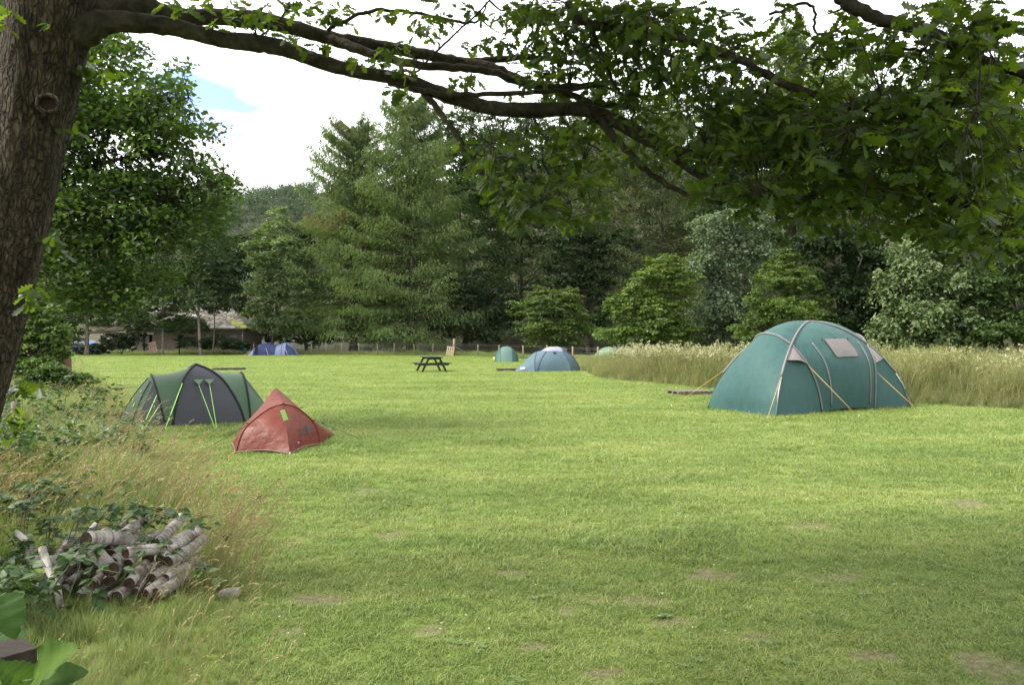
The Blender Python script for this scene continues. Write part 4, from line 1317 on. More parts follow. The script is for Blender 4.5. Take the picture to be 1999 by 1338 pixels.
# ------------------------------------------------------------------ the second oak, behind the trunk on the left
def build_second_oak():
    r = np.random.default_rng(120)
    Y = 15.0
    base = np.array((*atY(-40, 700, Y)[:2], 0.0))
    t = thing('oak_tree', 'darker oak behind the leaning trunk, its leafy boughs reaching out over the cottage', 'tree', base)
    mb = MB()
    mb.tube(cr([base - (0, 0, .3), atY(-45, 500, Y), atY(-20, 250, Y), atY(20, -100, Y)], 14), np.linspace(0.34, 0.14, 14), 12, wob=0.03)
    mb.build('trunk', B_DARK, t)
    boughs = [[(-30, 480, 15), (70, 395, 14.6), (170, 330, 14.2), (230, 312, 14), (290, 300, 13.8)], [(-40, 560, 15), (60, 540, 14.6), (110, 515, 14.3), (180, 485, 14), (250, 450, 13.8), (330, 425, 13.6)],
              [(-20, 330, 15), (90, 300, 14.6), (180, 250, 14.3), (280, 230, 14), (370, 190, 13.8)], [(-20, 200, 15), (80, 150, 14.6), (190, 100, 14.2), (270, 90, 14)],
              [(-40, 600, 15), (90, 580, 14.6), (190, 585, 14.4), (300, 560, 14.2)], [(100, 400, 14.6), (200, 415, 14), (300, 395, 13.8), (400, 365, 13.6), (440, 350, 13.6)]]
    ends = []
    for b in boughs:
        p = cr([atY(*q) for q in b], 22)
        ends.append(p)
        mb = MB()
        mb.tube(p, np.linspace(0.085, 0.012, 22), 7, wob=0.03)
        mb.build('bough', B_DARK, t)
    allp = np.concatenate(ends)
    M = [(210, 95, 70, 22), (180, 60, 60, 20), (150, 140, 60, 40), (240, 150, 50, 22), (200, 200, 90, 40), (290, 190, 60, 30), (340, 165, 26, 18), (250, 240, 100, 36), (330, 250, 60, 30), (375, 260, 34, 14), (300, 290, 70, 24), (150, 280, 60, 50), (110, 200, 40, 60), (350, 215, 10, 6), (358, 128, 6, 4),
         (200, 350, 110, 26), (290, 345, 80, 26), (370, 330, 40, 24), (260, 390, 110, 30), (370, 380, 66, 30), (430, 350, 30, 12), (450, 345, 10, 8), (420, 400, 30, 26), (150, 400, 80, 40), (300, 430, 110, 24), (200, 450, 90, 30), (410, 435, 34, 12), (90, 330, 40, 60),
         (130, 500, 60, 30), (230, 490, 60, 24), (320, 470, 50, 18), (130, 560, 60, 30), (230, 550, 80, 26), (310, 540, 50, 18), (200, 600, 80, 16), (90, 440, 40, 50), (270, 580, 40, 14), (10, 40, 30, 60), (10, 150, 30, 80), (40, 300, 40, 90), (50, 480, 40, 60)]
    L2 = leafmat('second_oak_leaf', (0.022, 0.042, 0.012), (0.036, 0.066, 0.018), (0.06, 0.10, 0.026), transl=0.38, tcol=(1.9, 2.0, 0.5), rough=0.5, spec=0.2)  # one leaf colour range for the whole second crown
    mb, tw = MB(), MB()
    for (px, py, rx, ry) in M:
        nc = max(5, int(rx * ry / 27))
        px, py = px + r.normal(0, 7), py + r.normal(0, 7)
        for k in range(nc):
            c = atY(px + rx * np.clip(r.normal(0, 0.5), -1.1, 1.1), py + ry * np.clip(r.normal(0, 0.5), -1.15, 1.15), 14.0 + r.normal(0, 0.6))
            if k % 2 == 0:
                s = allp[np.argmin(np.sum((allp - c) ** 2, 1))]
                tw.tube(cr([s, (s + c) / 2 + r.normal(0, 0.06, 3), c], 4), [0.012, 0.008, 0.005, 0.003], 3, 0, False)
            n = r.integers(9, 16)
            P = c + r.normal(0, 0.14, (n, 3)) * (1, 1, 0.55)
            nr = unit(r.normal(0, 0.5, (n, 3)) + np.array((0, 0, 0.8)))
            leaf_quads(mb, P, nr, r.uniform(0.08, 0.14, n), r, np.clip(r.normal(0.45, 0.2) + r.normal(0, 0.15, n), 0, 1), 0.62)
    kind(tw.build('twigs', B_DARK, t), 'stuff')
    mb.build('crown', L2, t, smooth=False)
build_second_oak()
# ------------------------------------------------------------------ tents
def fabric(name, c1, c2=None, rough=0.55, transl=0.2, bump=0.25, bscale=7, spec=0.15, stretch=(1, 1, 1)):
    return plain(name, c1, c2, 2.5, rough, min(bump * 1.8, 1.0), bscale, stretch, spec, transl, bdist=0.045)
def frame(o, ang):
    u = np.array((math.cos(ang), math.sin(ang), 0.0))
    v = np.array((-math.sin(ang), math.cos(ang), 0.0))
    o = np.asarray(o, float)
    return lambda x, y, z=0.0: o + u * x + v * y + np.array((0, 0, 1.0)) * z
def panel(name, P, mat, parent, label=None):
    mb = MB()
    mb.grid(P)
    o = mb.build(name, mat, parent)
    if label:
        o['label'] = label
    return o
def tube_part(name, pts, r, mat, parent, n=6):
    mb = MB()
    mb.tube(pts, r, n)
    return mb.build(name, mat, parent)
M_PEG = plain('peg_metal', (0.35, 0.35, 0.36), None, rough=0.4, metal=0.6)
def guy(parent, a, b, mat, r=0.006, pegcol=None):
    a, b = np.asarray(a, float), np.asarray(b, float)
    tube_part('guy_line', lin(a, b, 3), r, mat, parent, 5)
    mb = MB()
    d = unit(np.array((b[0] - a[0], b[1] - a[1], 0.0)))
    mb.tube([b + np.array((0, 0, -0.05)) - d * 0.03, b + np.array((0, 0, 0.05)) + d * 0.02], 0.008, 5)
    mb.build('peg', pegcol or M_PEG, parent)

def teal_tent():
    O = (7.21, 18.61, 0.0)
    A = frame(O, math.atan2(0.442, 0.897))
    t = thing('family_tent', 'large teal dome tent with grey pole sleeves and a grey window flap', 'tent', O)
    FB = fabric('teal_fabric', (0.035, 0.083, 0.079), (0.040, 0.092, 0.088), 0.6, 0.15, 0.45, 2.2, 0.15, (2.2, 2.2, 0.9))
    SL = fabric('grey_sleeve', (0.13, 0.12, 0.12), (0.17, 0.155, 0.155), 0.7, 0.0, 0.1)
    GV = fabric('grey_vent', (0.15, 0.135, 0.135), (0.18, 0.165, 0.165), 0.7, 0.15, 0.2)
    LN = plain('orange_cord', (0.40, 0.235, 0.06), None, rough=0.6)
    EL = plain('black_webbing', (0.015, 0.015, 0.016), None, rough=0.7)
    ap = A(0, 0, 2.09)
    def diag(sx, sy, n=40):
        rr = np.linspace(1, 0, n)
        return np.array([A(sx * 2.2 * q, sy * 1.08 * q, 2.09 * max(1 - q ** 1.75, 0) ** 0.66) for q in rr])
    D = {(sx, sy): diag(sx, sy) for sx in (-1, 1) for sy in (-1, 1)}
    jq = 0.57
    def split(c):
        k = int(round((1 - jq) * (len(c) - 1)))
        return c[:k + 1], c[k:]
    lo = {k: split(c)[0] for k, c in D.items()}
    hi = {k: split(c)[1] for k, c in D.items()}
    J = {k: lo[k][-1] for k in D}
    mid = {(-1, -1): A(-0.60, -0.92), (1, -1): A(1.12, -0.92), (-1, 1): A(-0.8, 0.95), (1, 1): A(0.9, 0.95)}
    leg = {}
    for k in D:
        sx, sy = k
        j, m = J[k], mid[k]
        jm = (j * 0.45 + m * 0.55)
        leg[k] = cr([m, m * 0.72 + j * 0.28 + (A(sx * -0.02, sy * 0.10, 0.12) - A(0, 0)), m * 0.35 + j * 0.65 + (A(0, sy * 0.13, 0.13) - A(0, 0)), j], 16)
    arch = {}
    for sx in (-1, 1):
        a, b = J[(sx, -1)], J[(sx, 1)]
        top = A(sx * 1.44, 0, 1.80)
        arch[sx] = cr([a, A(sx * 1.37, -0.34, 1.73), top, A(sx * 1.37, 0.34, 1.73), b], 24)
    for sx, lab in ((-1, None), (1, None)):
        bot = lin(A(sx * 2.2, 1.08), A(sx * 2.2, -1.08), 24)
        panel('end_panel', coons(bot, resample(arch[sx][::-1], 24), resample(lo[(sx, 1)], 22), resample(lo[(sx, -1)], 22), 0.10, A(sx, 0) - A(0, 0)), FB, t)
        a, b = hi[(sx, -1)], hi[(sx, 1)]
        P = coons(resample(arch[sx], 20), np.repeat(ap[None], 20, 0), resample(a, 16), resample(b, 16), 0.02, (0, 0, 1.0))
        panel('roof_panel', P, FB, t)
    for sy in (-1, 1):
        for sx in (-1, 1):
            k = (sx, sy)
            bot = lin(A(sx * 2.2, sy * 1.08), mid[k], 16)
            P = coons(bot, np.repeat(J[k][None], 16, 0), resample(lo[k], 18), resample(leg[k], 18), -0.05, A(0, sy) - A(0, 0))
            panel('pod_side', P, FB, t)
        if sy < 0:
            kL, kR = (-1, sy), (1, sy)
            bot = cr([mid[kL], A(-0.2, -0.95, 0.05), A(0.7, -0.95, 0.06), mid[kR]], 30)
            left = np.vstack([resample(leg[kL], 16), resample(hi[kL], 16)[1:]])
            right = np.vstack([resample(leg[kR], 16), resample(hi[kR], 16)[1:]])
            P = coons(bot, np.repeat(ap[None], 30, 0), resample(left, 36), resample(right, 36), 0.16, A(0, -1) - A(0, 0))
            front = P
            panel('front_panel', P, FB, t)
        else:
            kL, kR = (-1, sy), (1, sy)
            bot = lin(mid[kL], mid[kR], 20)
            left = np.vstack([resample(leg[kL], 16), resample(hi[kL], 16)[1:]])
            right = np.vstack([resample(leg[kR], 16), resample(hi[kR], 16)[1:]])
            panel('rear_panel', coons(bot, np.repeat(ap[None], 20, 0), resample(left, 30), resample(right, 30), 0.15, A(0, 1) - A(0, 0)), FB, t)
    up = np.array((0, 0, 0.012))
    for k, c in D.items():
        tube_part('pole_sleeve', c[6:] + up + (A(k[0] * 0.008, k[1] * 0.012) - A(0, 0)), 0.024, SL, t)
        tube_part('pole_end', np.array([c[6], c[3], c[0]]) + (A(0, k[1] * 0.015) - A(0, 0)), 0.012, EL if k[1] > 0 else M_PEG, t)
        tube_part('pole_sleeve', leg[k] + (A(0, k[1] * 0.015) - A(0, 0)), 0.020, SL, t)
    for sx in (-1, 1):
        tube_part('pole_sleeve', arch[sx] + up, 0.024, SL, t)
    # front zips either side of the middle, and the window flap
    outw = (A(0, -1) - A(0, 0)) * 0.012 + np.array((0, 0, 0.006))
    for i in (7, 24):
        q = front[i, 1:20] + outw
        tube_part('door_seam', q, 0.016, SL, t)
    # vent hoods where the pods meet the middle
    for sx in (-1, 1):
        k = (sx, -1)
        j = J[k]
        a = resample(lo[k], 20)[14]
        b = resample(leg[k], 20)[13]
        o_ = A(0, -0.10, -0.05) - A(0, 0)
        tipm = (a + b) / 2 + o_ + np.array((0, 0, 0.08))
        bot = cr([a + o_ * 0.2, tipm, b + o_ * 0.2], 9)
        P = coons(bot, np.repeat((j + (A(0, -0.02) - A(0, 0)))[None], 9, 0), lin(bot[0], j, 7), lin(bot[-1], j, 7), 0.03, A(0, -1) - A(0, 0))
        panel('vent_hood', P, GV, t)
    def on_front(u, v, off=0.02):
        i, j = u * (front.shape[0] - 1), v * (front.shape[1] - 1)
        i0, j0 = int(i), int(j)
        return front[i0, j0] * (1 - i % 1) * (1 - j % 1) + front[min(i0 + 1, 29), j0] * (i % 1) * (1 - j % 1) + front[i0, min(j0 + 1, 35)] * (1 - i % 1) * (j % 1) + front[min(i0 + 1, 29), min(j0 + 1, 35)] * (i % 1) * (j % 1) + (A(0, -off) - A(0, 0)) + np.array((0, 0, off * 0.5))
    P = np.array([[on_front(0.40 + 0.25 * a, 0.40 + 0.18 * b, 0.025 + 0.012 * math.sin(3.1 * a) * math.sin(3.1 * b)) for b in np.linspace(0, 1, 9)] for a in np.linspace(0, 1, 11)])
    fl = panel('window_flap', P, GV, t)
    tube_part('flap_edge', P[0], 0.008, SL, fl); tube_part('flap_edge', P[-1], 0.008, SL, fl)
    for q in ((0.36, 0.59), (0.52, 0.60), (0.70, 0.59)):
        mb = MB(); c = on_front(q[0], q[1], 0.03)
        mb.tube([c, c - np.array((0, 0, 0.05))], 0.012, 5)
        mb.build('toggle', EL, t)
    # skirt gap and guy lines
    E1 = resample(lo[(-1, -1)], 20)
    guy(t, E1[9] + up, at(1498, 819), LN)
    guy(t, resample(leg[(-1, -1)], 10)[6], at(1676, 815), LN, 0.006)
    guy(t, resample(leg[(1, -1)], 10)[5] + (A(0, -0.03) - A(0, 0)), at(1797, 806), LN, 0.006)
    E2 = resample(lo[(-1, 1)], 20)
    guy(t, E2[11], at(1312, 795), LN)
    guy(t, resample(lo[(1, -1)], 20)[5], at(1790, 799), EL, 0.006)
    return t
teal_tent()

def charcoal_tent():
    O = (-6.4, 15.6, 0.0)
    A = frame(O, math.atan2(0.456, 0.89))
    z1 = np.array((0, 0, 1.0))
    t = thing('dome_tent', 'charcoal and sage green tunnel dome tent with lime guy lines', 'tent', O)
    GR = fabric('sage_fabric', (0.062, 0.108, 0.068), (0.07, 0.118, 0.075), 0.5, 0.2, 0.12)
    CH = fabric('charcoal_fabric', (0.042, 0.045, 0.053), (0.047, 0.05, 0.059), 0.55, 0.06, 0.12)
    PT = fabric('pale_sage_patch', (0.12, 0.19, 0.125), None)
    BK = fabric('black_sleeve', (0.012, 0.013, 0.014), None, 0.6, 0, 0.1)
    LM = plain('lime_cord', (0.32, 0.72, 0.12), None, rough=0.6)
    ap = A(-0.02, -0.02, 1.16)
    def arcleg(foot, n=20, f=0.60, zf=0.80):
        foot = np.asarray(foot)
        m = ap * (1 - f) + foot * f
        m[2] = zf
        m2 = ap * 0.68 + foot * 0.32
        m2[2] = 1.03
        m3 = ap * 0.13 + foot * 0.87
        m3[2] = zf * 0.46
        return cr([foot, m3, m, m2, ap], n)
    fl, fr = arcleg(A(-0.5, -0.83)), arcleg(A(0.82, -0.83))
    bl, br = arcleg(A(-0.5, 0.83)), arcleg(A(0.82, 0.83))
    fp = coons(lin(A(-0.5, -0.83), A(0.82, -0.83), 20), np.repeat(ap[None], 20, 0), fl, fr, 0.04, A(0, -1) - A(0, 0))
    panel('front_panel', fp, CH, t)
    panel('rear_panel', coons(lin(A(-0.5, 0.83), A(0.82, 0.83), 20), np.repeat(ap[None], 20, 0), bl, br, 0.04, A(0, 1) - A(0, 0)), CH, t)
    for c in (fl, fr, bl, br):
        tube_part('pole_sleeve', c + z1 * 0.01, 0.022, BK, t)
    # end hoops
    def hoop(xf, xt, zt, w=0.83):
        return cr([A(xf, -w), A(xf + (xt - xf) * 0.45, -w * 0.86, zt * 0.5), A(xf + (xt - xf) * 0.85, -w * 0.48, zt * 0.88), A(xt, 0, zt), A(xf + (xt - xf) * 0.85, w * 0.48, zt * 0.88), A(xf + (xt - xf) * 0.45, w * 0.86, zt * 0.5), A(xf, w)], 41)
    hl, hr = hoop(-0.62, -0.84, 0.965), hoop(0.93, 0.86, 0.97)
    for h, (a, b) in ((hl, (fl, bl)), (hr, (fr, br))):
        tube_part('end_hoop', h + z1 * 0.01, 0.022, BK, t)
        # saddle shaped roof between the hoop and the dome poles
        dome = np.vstack([a, b[::-1][1:]])
        P = coons(resample(h, 41), resample(dome, 41), lin(h[0], dome[0], 9), lin(h[-1], dome[-1], 9), -0.06, z1)
        panel('side_roof', P, GR, t)
    # left porch: sloping door strip and charcoal cheeks
    nl = A(-1.12, -0.36); fl2 = A(-1.5, 0.62)
    topn, topf = hl[15], hl[25]
    door = coons(lin(fl2, nl, 12)[::-1], resample(hl[13:26], 12), lin(nl, hl[13], 14) + z1 * (0.05 * np.sin(np.linspace(0, np.pi, 14)))[:, None], lin(fl2, hl[25], 14) + z1 * (0.05 * np.sin(np.linspace(0, np.pi, 14)))[:, None], 0.03, A(-1, 0) - A(0, 0))
    d_ = panel('porch_door', door, GR, t)
    for u in (2, 9):
        tube_part('zip', door[u, 1:13] + (A(-0.012, -0.006) - A(0, 0)) + z1 * 0.008, 0.010, BK, d_)
    mb = MB()
    for (i, j, s) in ((4, 4, 0.09), (6, 5, 0.10), (4, 8, 0.04)):
        mb.tube([door[i, j] + (A(-0.02, 0) - A(0, 0)) + z1 * 0.01, door[i, j] + (A(0.02, 0) - A(0, 0)) + z1 * s], 0.010, 5)
    mb.build('pull_tab', LM, d_)
    panel('porch_cheek', coons(lin(nl, A(-0.62, -0.83), 14), np.repeat(hl[13][None], 14, 0), lin(nl, hl[13], 12) + z1 * (0.05 * np.sin(np.linspace(0, np.pi, 12)))[:, None], resample(hl[:14], 12), -0.02, A(-0.5, -1) - A(0, 0)), CH, t)
    panel('porch_cheek', coons(lin(A(-0.62, 0.83), fl2, 10), np.repeat(hl[25][None], 10, 0), resample(hl[25:][::-1], 12), lin(fl2, hl[25], 12), 0, A(0, 1) - A(0, 0)), CH, t)
    # right porch
    nr_, fr2 = A(1.5, -0.45), A(1.55, 0.45)
    P = coons(lin(A(0.93, -0.83), A(0.93, 0.83), 16), resample(hr, 16), lin(A(0.93, -0.83), hr[0], 6), lin(A(0.93, 0.83), hr[-1], 6))
    panel('end_door', coons(lin(nr_, fr2, 12), resample(hr[12:29], 12), lin(nr_, hr[12], 10), lin(fr2, hr[28], 10), 0.02, A(1, 0) - A(0, 0)), CH, t)
    panel('porch_cheek', coons(lin(A(0.93, -0.83), nr_, 10), np.repeat(hr[12][None], 10, 0), resample(hr[:13], 10), lin(nr_, hr[12], 10), 0, A(0, -1) - A(0, 0)), GR, t)
    tube_part('hem', lin(A(-0.5, -0.835, 0.012), A(0.82, -0.835, 0.012), 3), 0.010, GR, t)
    # guy points on the front panel
    ends = []
    for u, tp in ((7, 10), (12, 10)):
        c = fp[u, tp] + (A(0, -0.02) - A(0, 0))
        mb = MB()
        a_, b_ = c + (A(-0.09, 0) - A(0, 0)) + z1 * 0.05, c + (A(0.09, 0) - A(0, 0)) + z1 * 0.05
        tip = c + (A(0.0, -0.07) - A(0, 0)) - z1 * 0.06
        o3 = A(0, -0.025) - A(0, 0)
        mb.add([a_ + o3, b_ + o3, tip + o3], [(0, 1, 2)])
        mb.add([a_, tip, c - z1 * 0.05], [(0, 1, 2)])
        mb.add([b_, c - z1 * 0.05, tip], [(0, 1, 2)])
        mb.build('guy_patch', PT, t, smooth=False)
        ends.append(tip)
    guy(t, ends[0], at(420, 839), LM, 0.005)
    guy(t, ends[1], at(423, 838.5), LM, 0.005)
    guy(t, fl[10] + z1 * 0.01, at(320, 843), LM, 0.008)
    guy(t, hl[9], at(273, 845), LM, 0.006)
    guy(t, hl[6], at(279, 841), LM, 0.006)
    guy(t, fr[10], at(500, 826), LM, 0.008)
    guy(t, hr[11], at(512, 812), LM, 0.008)
    guy(t, hl[26], at(222, 812), LM, 0.006)
    return t
charcoal_tent()

def red_tent():
    N_ = at(566, 888); L1 = at(459, 885.5); R1 = at(626, 869); R = at(655, 851); A_ = atY(538.5, 757, 12.75)
    L2 = at(451, 869) + np.array((0, 0, 0.03)); Bk = np.array((-4.35, 13.9, 0.0))
    H = atY(553.5, 789.5, 11.95); h1 = atY(487, 828, 11.6); h2 = atY(609, 821.5, 12.2)
    z1 = np.array((0, 0, 1.0))
    base = (-3.6, 12.2, 0)
    t = thing('backpacking_tent', 'small rust red tent with a pointed peak and a lime paper tag', 'tent', base)
    FB = fabric('rust_fabric', (0.115, 0.023, 0.0135), (0.13, 0.027, 0.016), 0.5, 0.22, 0.3, 8, 0.22)
    FB2 = fabric('rust_fabric_wrinkled', (0.115, 0.023, 0.0135), (0.13, 0.027, 0.016), 0.45, 0.22, 0.28, 5, 0.25, (1, 1, 1.8))
    DK = plain('dark_webbing', (0.03, 0.022, 0.02), None, rough=0.7)
    HM = plain('grey_hem', (0.15, 0.115, 0.105), None, rough=0.7)
    OR = plain('orange_strap', (0.75, 0.22, 0.04), None, rough=0.6)
    hoopL = cr([L1, L1 * 0.45 + h1 * 0.55 + np.array((-0.03, 0, 0.03)), h1, h1 * 0.45 + H * 0.55 + z1 * 0.055, H], 26)
    hoopR = cr([R1, R1 * 0.5 + h2 * 0.5 + np.array((0.02, 0, 0.02)), h2, h2 * 0.45 + H * 0.55 + z1 * 0.06, H], 26)
    ridge = cr([N_, N_ * 0.55 + H * 0.45 + np.array((0.0, -0.05, 0.05)), H], 26)
    hemL = cr([L1 + z1 * 0.015, (L1 + N_) / 2 + np.array((0, 0.06, 0.045)), N_ + z1 * 0.015], 20)
    hemR = cr([N_ + z1 * 0.015, (R1 + N_) / 2 + np.array((-0.03, 0.05, 0.04)), R1 + z1 * 0.015], 20)
    panel('front_panel', coons(hemL, np.repeat(H[None], 20, 0), hoopL, ridge, 0.05, unit(np.array((-0.5, -0.8, 0.4)))), FB2, t)
    sp = coons(hemR, np.repeat(H[None], 20, 0), ridge, hoopR, 0.01, unit(np.array((0.8, -0.5, 0.4))))
    panel('side_panel', sp, FB, t)
    # upper fly: from the hoop up to the peak, with a wing on each side
    rid = cr([H, H * 0.5 + A_ * 0.5 + z1 * -0.035, A_], 14)
    hemLL = cr([L2, L2 * 0.5 + L1 * 0.5 + z1 * 0.05, L1], 8)
    edgeL = cr([L2, atY(462, 852, 12.0), atY(484, 824, 12.05), atY(512, 790, 12.4), atY(528, 768, 12.65), A_], 30)
    P = coons(resample(np.vstack([hoopL]), 26), resample(np.vstack([edgeL]), 26), hemLL[::-1], rid, 0.02, unit(np.array((-0.7, 0, 0.6))))
    panel('fly_wing', P, FB, t)
    hemRR = cr([R1 + z1 * 0.01, R1 * 0.5 + R * 0.5 + z1 * 0.06, R + z1 * 0.02], 8)
    edgeR = cr([R + z1 * 0.02, atY(634, 837, 13.1), atY(612, 821, 12.85), atY(580, 793, 12.75), atY(554, 770, 12.75), A_], 26)
    P2 = coons(hoopR, resample(edgeR, 26), hemRR, rid, 0.0, unit(np.array((0.6, 0, 0.7))))
    panel('fly_wing', P2, FB, t)
    # back of the tent
    panel('rear_panel', coons(lin(R, Bk, 12), np.repeat(A_[None], 12, 0), resample(edgeR, 14), lin(Bk, A_, 14)), FB, t)
    panel('rear_panel', coons(lin(Bk, L2, 12), np.repeat(A_[None], 12, 0), lin(Bk, A_, 14), resample(edgeL, 14)), FB, t)
    off = unit(np.array((0.1, -0.8, 0.5))) * 0.008
    tube_part('hoop_pole', np.vstack([hoopL, hoopR[::-1][1:]]) + off, 0.010, FB2, t)
    tube_part('ridge_seam', ridge + off, 0.006, FB2, t)
    tube_part('hem_binding', hemL, 0.008, HM, t)
    tube_part('hem_binding', hemR, 0.008, HM, t)
    tube_part('hem_binding', hemLL, 0.008, HM, t)
    # hub clip, hanging tag, clip tabs
    mb = MB(); mb.tube([H + off * 2 + z1 * 0.03, H + off * 3 - z1 * 0.07], 0.008, 6); mb.box(H + off * 2, (0.03, 0.02, 0.015)); mb.build('hub_clip', DK, t)
    c = atY(554.5, 803, 11.55)
    mb = MB()
    ax = np.array([(0.95, 0.1, 0.25), (0.0, 0.93, 0.37), (-0.22, -0.36, 0.93)])
    mb.box(c - z1 * 0.065, (0.068, 0.004, 0.165), ax)
    tg = mb.build('paper_tag', plain('lime_card', (0.28, 0.58, 0.16), (0.32, 0.62, 0.19), 3, 0.6), t, smooth=False)
    tube_part('tag_string', [H + off * 3 - z1 * 0.05, c + z1 * 0.015], 0.003, DK, tg)
    for p in (h1, h2, atY(586, 796.5, 12.3), atY(627, 827, 12.9)):
        mb = MB(); mb.tube([p + off, p + off + np.array((0.05 if p[0] > -3.5 else -0.05, -0.02, 0.0))], 0.010, 5); mb.build('clip', DK, t)
    # dark printed mark on the side panel: a quarter dome and grid lines
    lg = MB()
    nrm = unit(np.cross(sp[12, 8] - sp[6, 8], sp[10, 12] - sp[10, 6]))
    nrm = nrm if nrm[1] < 0 else -nrm
    def onside(u, v):
        i, j = u * 19, v * 25
        i0, j0 = int(i), int(j)
        fi, fj = i - i0, j - j0
        return sp[i0, j0] * (1 - fi) * (1 - fj) + sp[i0 + 1, j0] * fi * (1 - fj) + sp[i0, j0 + 1] * (1 - fi) * fj + sp[i0 + 1, j0 + 1] * fi * fj + nrm * 0.006
    Pq = np.array([[onside(0.66 + 0.16 * math.sqrt(max(1 - (2 * b - 1.0) ** 2 * 0.75, 0)) * a, 0.24 + 0.20 * b) for b in np.linspace(0, 1, 9)] for a in np.linspace(0, 1, 6)])
    lg.grid(Pq)
    for k, (b0, b1) in enumerate(((0.25, 0.27), (0.29, 0.31), (0.33, 0.35), (0.37, 0.39))):
        lg.grid(np.array([[onside(u, v) for v in (b0, b1)] for u in np.linspace(0.40 + 0.02 * k, 0.62, 5)]))
    lg.build('printed_mark', plain('black_print', (0.02, 0.022, 0.025), None, rough=0.5), t)
    mb = MB(); c2 = onside(0.30, 0.13); mb.box(c2, (0.022, 0.01, 0.022)); mb.build('pale_patch', plain('pale_patch', (0.5, 0.42, 0.42)), t)
    mb = MB(); mb.tube([L1 + z1 * 0.02, at(446, 893)], 0.012, 5); mb.build('stake_loop', OR, t)
    mb = MB(); mb.tube([N_ + z1 * 0.03, N_ + np.array((0.0, -0.06, -0.03))], 0.013, 5); mb.build('stake_loop', M_PEG, t)
    mb = MB(); mb.tube([R1 + z1 * 0.03, R1 + np.array((0.03, -0.03, -0.02))], 0.010, 5); mb.build('stake_loop', OR, t)
    guy(t, h1, at(375, 892), DK, 0.004, DK)
    guy(t, atY(627, 827, 12.9), at(712, 861), DK, 0.004, DK)
    guy(t, R + z1 * 0.02, at(668, 858), DK, 0.005, DK)
red_tent()

def blue_dome():
    O = atY(1082, 727, 39.2); O[2] = 0
    A = frame(O, math.radians(14))
    z1 = np.array((0, 0, 1.0))
    t = thing('dome_tent', 'blue grey dome tent with a mauve cap and a small porch, beyond the picnic table', 'tent', O)
    F1 = fabric('blue_grey_fabric', (0.065, 0.105, 0.128), (0.075, 0.118, 0.142), 0.6, 0.15, 0.2)
    F2 = fabric('mauve_fabric', (0.22, 0.21, 0.26), (0.24, 0.23, 0.28), 0.6, 0.15, 0.1)
    BK = fabric('dark_sleeve', (0.05, 0.07, 0.10), None, 0.6)
    WH = plain('white_label', (0.7, 0.72, 0.74))
    ap = A(0, 0, 1.24)
    feet = [A(-1.15, -0.9), A(0.55, -1.15), A(1.45, 0.2), A(0.9, 1.1), A(-0.9, 1.1), A(-1.5, 0.1)]
    legs = []
    for f in feet:
        d = f - A(0, 0)
        q = np.linspace(1, 0, 18)
        legs.append(np.array([A(0, 0) + d * x + z1 * 1.24 * max(1 - x ** 1.9, 0) ** 0.72 for x in q]))
    for i in range(6):
        a, b = legs[i], legs[(i + 1) % 6]
        k = 9
        bot = lin(a[0], b[0], 12)
        top = lin(a[k], b[k], 12) + z1 * 0.035 * np.sin(np.linspace(0, np.pi, 12))[:, None]
        out_ = unit((a[0] + b[0]) / 2 - A(0, 0))
        panel('wall_panel', coons(bot, top, a[:k + 1], b[:k + 1], 0.10, out_), F1, t)
        panel('cap_panel', coons(top, np.repeat(ap[None], 12, 0), a[k:], b[k:], 0.03, z1), F2, t)
        tube_part('pole_sleeve', a[:10] + z1 * 0.01, 0.022, BK, t)
    hp = cr([A(-1.28, -0.95), A(-1.22, -0.62, 0.55), A(-0.95, 0.05, 0.98), A(-1.3, 0.7, 0.55), A(-1.35, 1.0)], 24)
    tube_part('porch_hoop', hp, 0.022, BK, t)
    din = resample(np.vstack([legs[0][:13], legs[4][:13][::-1]]), 24)
    panel('porch_roof', coons(resample(hp, 24), din, lin(hp[0], din[0], 6), lin(hp[-1], din[-1], 6), 0.0, z1), F1, t)
    pn, pf = A(-1.95, -0.55), A(-2.0, 0.5)
    pd = panel('porch_door', coons(lin(pn, pf, 10), resample(hp[6:19], 10), lin(pn, hp[6], 8), lin(pf, hp[18], 8), 0.05, A(-1, 0) - A(0, 0)), F1, t)
    panel('porch_cheek', coons(lin(pn, hp[0], 8), np.repeat(hp[6][None], 8, 0), lin(pn, hp[6], 8), resample(hp[:7], 8), 0, z1), F1, t)
    mb = MB(); c = lin(pn, hp[6], 9)[2] + A(-0.06, -0.05) - A(0, 0); mb.box(c + z1 * 0.05, (0.24, 0.03, 0.11), np.array([(0.97, 0.24, 0), (-0.24, 0.97, 0), (0, 0, 1)])); mb.build('white_label', WH, t, smooth=False)
    for u, vz, px in ((0.5, 0.62, None), (0.5, 0.7, None)):
        pass
    for (i, pxs) in ((0, (1041, 727)), (1, (1137, 722))):
        c = (legs[i][8] + legs[i + 1][8]) / 2 + unit((feet[i] + feet[i + 1]) / 2 - A(0, 0)) * 0.12
        mb = MB(); mb.box(c, (0.16, 0.10, 0.06), np.array([(0.97, 0.24, 0), (-0.24, 0.97, 0), (0, 0, 1)])); mb.build('vent', BK, t, smooth=False)
        guy(t, c, at(*pxs), plain('pale_cord', (0.45, 0.6, 0.4)), 0.010)
    mb = MB(); c = (legs[1][10] + legs[2][10]) / 2 + np.array((0.03, -0.10, 0.0))
    mb.box(c, (0.30, 0.02, 0.26), np.array([(0.80, 0.55, -0.2), (-0.55, 0.75, 0.35), (0.3, -0.3, 0.9)])); mb.build('window', F2, t, smooth=False)
blue_dome()

